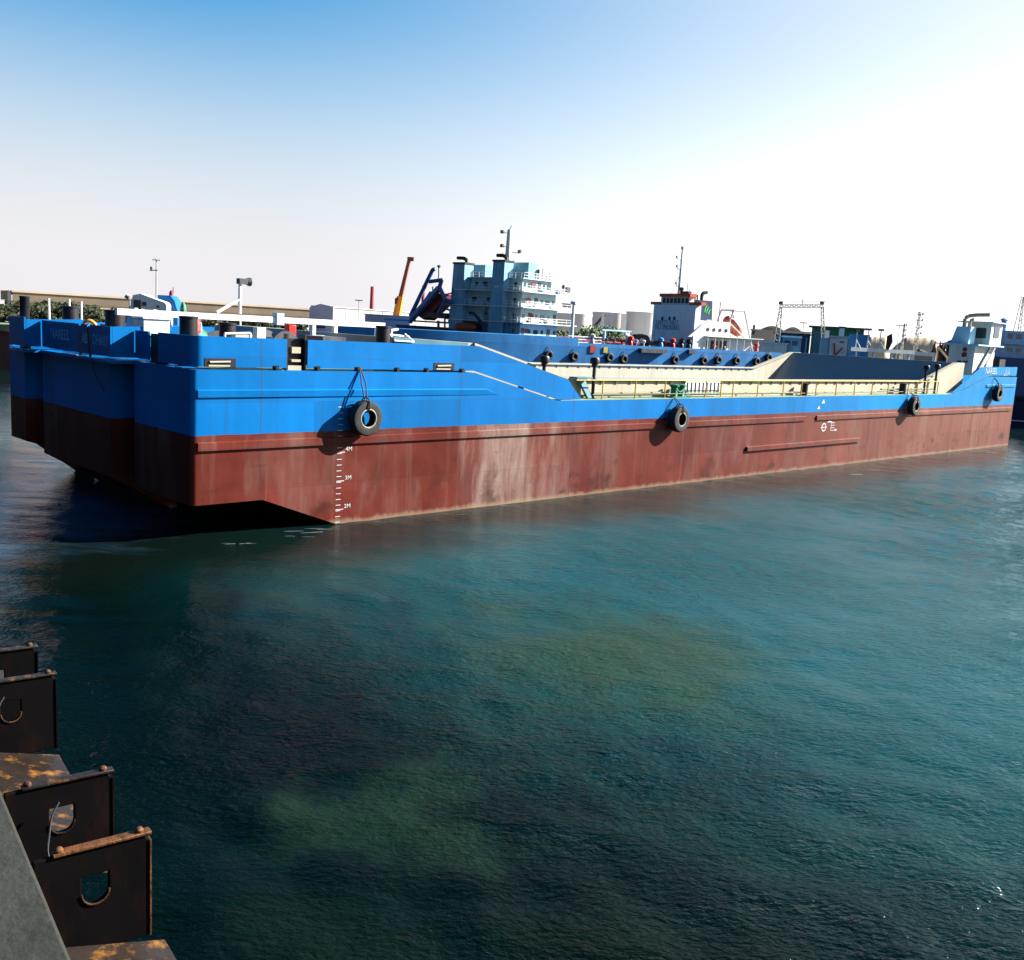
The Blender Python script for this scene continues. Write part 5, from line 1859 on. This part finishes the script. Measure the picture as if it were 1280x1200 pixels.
# white boom pontoon with three lamp posts
pp = ground(1070, 150)
pn = empty('pontoon', pp, math.atan2(*(ground(1150, 158) - pp).yx), 'dark pontoon carrying a long white boom and lamp posts behind the hold', 'pontoon')
PL = (ground(1150, 158) - pp).length
zb_ = at(1110, 439, 154).z
mb = MB()
mb.box(-2, 0, -.5, PL + 3, 6, 2.6)
mb.build('deck', M_NAVY, pn)
mb = MB()
mb.box(0, 1, zb_ - .25, PL, 1.5, zb_ + .3)
for k in range(4):
    mb.box(1 + k * (PL - 2) / 3, 1.1, 2.6, 1.3 + k * (PL - 2) / 3, 1.4, zb_ - .25)
mb.build('boom', M_WHITE, pn)
for f_, v in ((.08, 415), (.26, 413.5), (.45, 414)):
    hz_ = at(1077 + 15 * (f_ - .08) / .18, v, 154).z
    mb = MB()
    mb.tube((PL * f_, 1.25, zb_ + .3), (PL * f_, 1.25, hz_), .12, .08)
    mb.tube((PL * f_ + .9, 1.25, zb_ + .3), (PL * f_, 1.25, zb_ + 1.4), .07)
    q = mb.build('lamp_post', M_WHITE, pn)
    mb = MB()
    mb.box(PL * f_ - .35, 1.0, hz_, PL * f_ + .35, 1.5, hz_ + .3)
    mb.build('lamp_head', M_BLACK, q)
for k in range(4):
    mb = MB()
    mb.lathe((PL * (.2 + .15 * k), .6, 2.6), [(.5, 0), (.55, .5), (.5, 1.0), (.2, 1.2)], 10)
    mb.build('deck_winch', M_DARKSTEEL, pn)
fl = MB()                                        # furled black flag on the third post
p = at(1109, 420, 155)
fl.prism([(0, 0, 0), (.7, 0, .4), (.9, 0, -.8), (.5, .1, -2.0), (0, 0, -2.2)], (0, .12, 0))
o = fl.build('furled_flag', M_BLACK)
o.location = p
tag(o, 'furled black flag hanging at the third white lamp post', 'flag')
# sand heap, far berm, clutter and masts
def heap(name, u0, u1, v0, d, m, label, cat, dep=20, seed=1, rough=.03):
    rn = random.Random(seed)
    p, q = ground(u0, d, 1.5), ground(u1, d, 1.5)
    L = (q - p).length
    h = at((u0 + u1) / 2, v0, d).z - 1.5
    nx, ny = 36, 10
    vs, fs = [], []
    for j in range(ny + 1):
        for i in range(nx + 1):
            a, b = i / nx, j / ny
            e = min(1, 3.2 * min(a, 1 - a)) * math.sin(math.pi * min(1, max(0, b)))
            vs.append((a * L, b * dep, h * e ** .8 * (1 + rn.uniform(-rough, rough)) if e > 0 else 0))
    for j in range(ny):
        for i in range(nx):
            k = j * (nx + 1) + i
            fs.append((k, k + 1, k + nx + 2, k + nx + 1))
    mb = MB()
    mb.add(vs, fs)
    o = mb.build(name, m, sharp=60)
    o.location = p
    o.rotation_euler.z = math.atan2(q.y - p.y, q.x - p.x)
    tag(o, label, cat)
    return o
heap('sand_heap', 1070, 1122, 420, 300, M_SAND, 'pale brown sand heap behind the white boom', 'sand heap', 18, 2)
heap('sand_heap', 1100, 1200, 421, 420, M_SAND, 'wide flat sand heap running behind the thin lattice masts', 'sand heap', 26, 3, .03)
heap('earth_berm', 1140, 1330, 420, 520, paint('grey earth', (.26, .25, .22), .9, .15, .1), 'low grey berm on the horizon behind the wheelhouse', 'berm', 40, 5, .02)
heap('rust_heap', 1150, 1205, 434, 190, paint('rust brown scrap', (.16, .07, .045), .9, .4, .5, (.06, .03, .02), .6), 'rust brown scrap heap left of the wheelhouse', 'scrap heap', 10, 6, .25)
M_MAST = paint('pale mast paint', (.36, .33, .27), .6, .15, 1)
def mast(u, v0, d, wd, label, arms=True):
    p = ground(u, d, 1.6)
    h = at(u, v0, d).z - 1.6
    t = empty('lattice_mast', p, 0, label, 'mast', 'lattice masts in the distance')
    mb = MB()
    for sx_, sy_ in ((1, 1), (1, -1), (-1, 1), (-1, -1)):
        mb.tube((sx_ * wd, sy_ * wd, 0), (sx_ * wd * .4, sy_ * wd * .4, h), .07, n=4)
    n_ = int(h / 1.2)
    for k in range(n_):
        a, b = 1 - .6 * k / n_, 1 - .6 * (k + 1) / n_
        for sy_ in (1, -1):
            s = 1 if k % 2 else -1
            mb.tube((s * wd * a, sy_ * wd * a, k * h / n_), (-s * wd * b, sy_ * wd * b, (k + 1) * h / n_), .05, n=4)
    mb.build('tower', M_MAST, t)
    if arms:
        mb = MB()
        for k, z in enumerate((.95, .85, .74, .64)):
            mb.tube((-wd * (2.5 - k * .2), 0, h * z), (wd * (2.2 - k * .3), 0, h * z), .06, n=5)
            mb.box(wd * 1.5, -.2, h * z, wd * 2.0, .2, h * z + .45)
        mb.build('arms', M_DARKSTEEL, t)
    return t
mast(1144, 389, 250, .45, 'pale lattice mast with cross arms behind the hold, tallest of the middle ones')
mast(1127, 404, 270, .3, 'short thin lattice mast left of the tall one')
post(1121, 407, 270, .1, M_STEEL, 'thin pole with a small lamp left of the lattice masts')
post(1002, 404, 260, .1, M_DARKSTEEL, 'thin pole in the middle of the gantry opening')
# work boats and machinery seen over the bulkhead
M_WB = paint('cream boat paint', (.5, .42, .30), .5, .2, 2)
wb2 = empty('work_boat', ground(1158, 168), R(15), 'cream work boat with small white cabin near the scrap heap', 'boat')
mb = MB()
mb.xy([(-7, 1.5), (-4.5, 0), (6, 0), (6, 3), (-4.5, 3)], -.5, 3.3)
mb.build('hull', M_WB, wb2)
mb = MB()
mb.box(-2, .5, 3.3, 2, 2.6, 6.9)
q = mb.build('cabin', M_WHITE, wb2)
mb = MB()
mb.box(-1.6, .44, 5.4, 1.6, .495, 6.3)
mb.build('window', M_GLASS, q)
mb = MB()
mb.pipe([(3, 1.5, 3.3), (3.2, 1.5, 7.8), (5.2, 1.5, 6.2), (5.6, 1.5, 4.4)], .18)
mb.build('davit', M_TAN, wb2)
ex = empty('excavator', ground(1133, 205, 1.6), R(20), 'dark excavator with bent arm working by the sand heap', 'excavator')
mb = MB()
mb.box(-1.8, -1.2, 0, 1.8, 1.2, 1.0)
mb.build('tracks', M_BLACK, ex, .2)
mb = MB()
mb.box(-1.5, -1.1, 1.0, 1.5, 1.1, 2.6)
mb.build('body', M_STEEL, ex, .1)
mb = MB()
mb.pipe([(1.2, 0, 2.0), (3.0, 0, 5.6), (4.6, 0, 5.2)], .3)
mb.pipe([(4.6, 0, 5.2), (5.0, 0, 2.8)], .22)
mb.build('arm', M_DARKSTEEL, ex)
mb = MB()
mb.prism([(4.6, -.5, 2.9), (5.5, -.5, 2.8), (5.5, -.5, 2.0), (4.7, -.5, 1.9)], (0, 1, 0))
mb.build('bucket', M_DARKSTEEL, ex)

# ---- right edge: navy ship and tug bow
N = Frame(ground(1250, 205), (1, .10))
nv = empty('cargo_ship', N.o, N.rz, 'navy hulled ship with pale blue deckhouse cut by the right edge', 'ship')
zt2 = at(1262, 447, 205).z
zk = at(1262, 407, 205).z
mb = MB()
mb.xy([(-1.5, 3), (0, 0), (60, 0), (60, 16), (0, 16), (-1.5, 12)], -1, zt2)
mb.build('hull', paint('deep blue ship paint', (.012, .045, .14), .5, .25, .4, (.05, .03, .03), .3), nv)
M_NHOUSE = paint('navy ship deckhouse paint', (.22, .36, .52), .5, .12, .6, (.15, .12, .12), .3)
mb = MB()
mb.box(.6, .8, zt2, 40, 15, zt2 + (zk - zt2) * .45)
h1 = mb.build('deckhouse', M_NHOUSE, nv)
mb = MB()
mb.box(1.2, 1.2, zt2 + (zk - zt2) * .45, 38, 14, zt2 + (zk - zt2) * .85)
h2 = mb.build('deckhouse', M_NHOUSE, nv)
for hh, zb_ in ((h1, zt2 + .9), (h2, zt2 + (zk - zt2) * .45 + .9)):
    for k in range(9):
        y_ = .8 if hh is h1 else 1.2
        mb = MB()
        mb.box(1.8 + k * 1.7, y_ - .05, zb_, 2.8 + k * 1.7, y_ - .003, zb_ + .9)
        mb.build('window', M_GLASS, hh)
mb = MB()
mb.box(.2, .2, zt2 + (zk - zt2) * .45 - .12, 41, .78, zt2 + (zk - zt2) * .45)
for z in (1.0, .5):
    mb.pipe([(.3, .3, zt2 + z), (40, .3, zt2 + z)], .05)
mb.build('guard_rail', M_LBLUE, nv)
mb = MB()
mb.lathe((1.8, 3, zt2 + (zk - zt2) * .85), [(.5, 0), (.5, 1.8), (.8, 2.0), (.4, 2.3)], 10)
mb.build('vent_cowl', M_NHOUSE, nv)
zmst = at(1276, 368, 205).z
mxx = N.side(1273, 420, 5)[0]
mb = MB()
z0 = zt2 + (zk - zt2) * .85
for sx_, sy_ in ((1, 1), (1, -1), (-1, 1), (-1, -1)):
    mb.tube((mxx + sx_ * .7, 5 + sy_ * .7, z0), (mxx + sx_ * .25, 5 + sy_ * .25, zmst), .09, n=5)
for k in range(10):
    t = k / 10
    a = .7 - .45 * t
    zz = z0 + (zmst - z0) * t
    s = 1 if k % 2 else -1
    mb.tube((mxx - a * s, 5 - a, zz), (mxx + a * s, 5 - a, zz + (zmst - z0) / 10), .06, n=4)
    mb.tube((mxx - a * 1.9, 5, zz), (mxx + a * 1.9, 5, zz), .05, n=4)
mb.build('mast', M_MAST, nv)
TB = Frame(ground(1267, 110), (1, .02))
tb = empty('tug_boat', TB.o, TB.rz, 'dark blue tug bow with a white line and tyre fender at the right edge', 'tug')
zt3 = at(1273, 494, 110).z
mb = MB()
n_ = 12
pl = [(5.5 - 5.5 * math.cos(R(90 * k / n_)), 2.6 * math.sin(R(90 * k / n_)) ) for k in range(n_ + 1)]
lo = [(x + .9, y) for x, y in pl] + [(16, 2.6)]
up_ = [(x, y) for x, y in pl] + [(16, 2.6)]
vs = [(x, 2.6 - y, -.4) for x, y in lo] + [(x, 2.6 - y, zt3 * (1 - .02 * x)) for x, y in up_] + [(x, 2.6 + y, -.4) for x, y in lo] + [(x, 2.6 + y, zt3 * (1 - .02 * x)) for x, y in up_]
K = len(lo)
fs = []
for i in range(K - 1):
    fs += [(i, i + 1, K + i + 1, K + i), (2 * K + i + 1, 2 * K + i, 3 * K + i, 3 * K + i + 1), (K + i, K + i + 1, 3 * K + i + 1, 3 * K + i)]
mb.add(vs, fs)
mb.build('hull', paint('tug hull blue', (.01, .02, .06), .4, .3, 1), tb)
mb = MB()
mb.pipe([(x + .55, 2.55 - y - .05 * (y > .1), .55 + .02 * x) for x, y in pl], .05, 6)
mb.build('stripe', M_WHITE, tb)
mb = MB()
mb.pipe([(x - .1, 2.6 - y, zt3 * .9) for x, y in pl], .28, 8)
mb.build('bow_fender', M_RUBBER, tb)
mb = MB()
mb.box(4, .8, zt3 * .9, 11, 4.4, zt3 + 2.2)
mb.build('deckhouse', M_NHOUSE, tb)

# ---- foam flecks along the raked bow and wake lines
rn = random.Random(11)
mb = MB()
def fleck(x, y, l, w_, a):
    n_ = 9
    pts = []
    for k in range(n_):
        t = 2 * math.pi * k / n_
        q = (.7 + .6 * rn.random())
        px, py = math.cos(t) * l * q, math.sin(t) * w_ * q
        pts.append((x + px * math.cos(a) - py * math.sin(a), y + px * math.sin(a) + py * math.cos(a), .006))
    mb.prism(pts, (0, 0, .01))
def gpt(u, v):
    r = ray(u, v)
    t = -HCAM / r.z
    return CAM + r * t
for (u, v, l, w_) in ((405, 662, .35, .02), (392, 666, .45, .02), (372, 671, .3, .015), (306, 680, .3, .012), (290, 680, .3, .01), (560, 643, .3, .01), (640, 633, .4, .012), (1245, 563, 1.2, .06),
                      (1230, 566, .8, .05), (1185, 574, .6, .03), (1095, 588, .7, .03), (1062, 593, .9, .04), (430, 655, .3, .012), (470, 652, .3, .01), (815, 613, .5, .015), (900, 602, .6, .02), (735, 622, .4, .01)):
    p = gpt(u, v)
    for k in range(2):
        fleck(p.x + rn.gauss(0, l * .8), p.y + rn.gauss(0, w_ * 2), l * rn.uniform(.4, .9), w_ * rn.uniform(.5, 1), R(rn.uniform(10, 34)))
tag(mb.build('sea_foam', M_FOAM), 'thin white foam flecks along the barge waterline', 'foam', kind='stuff')
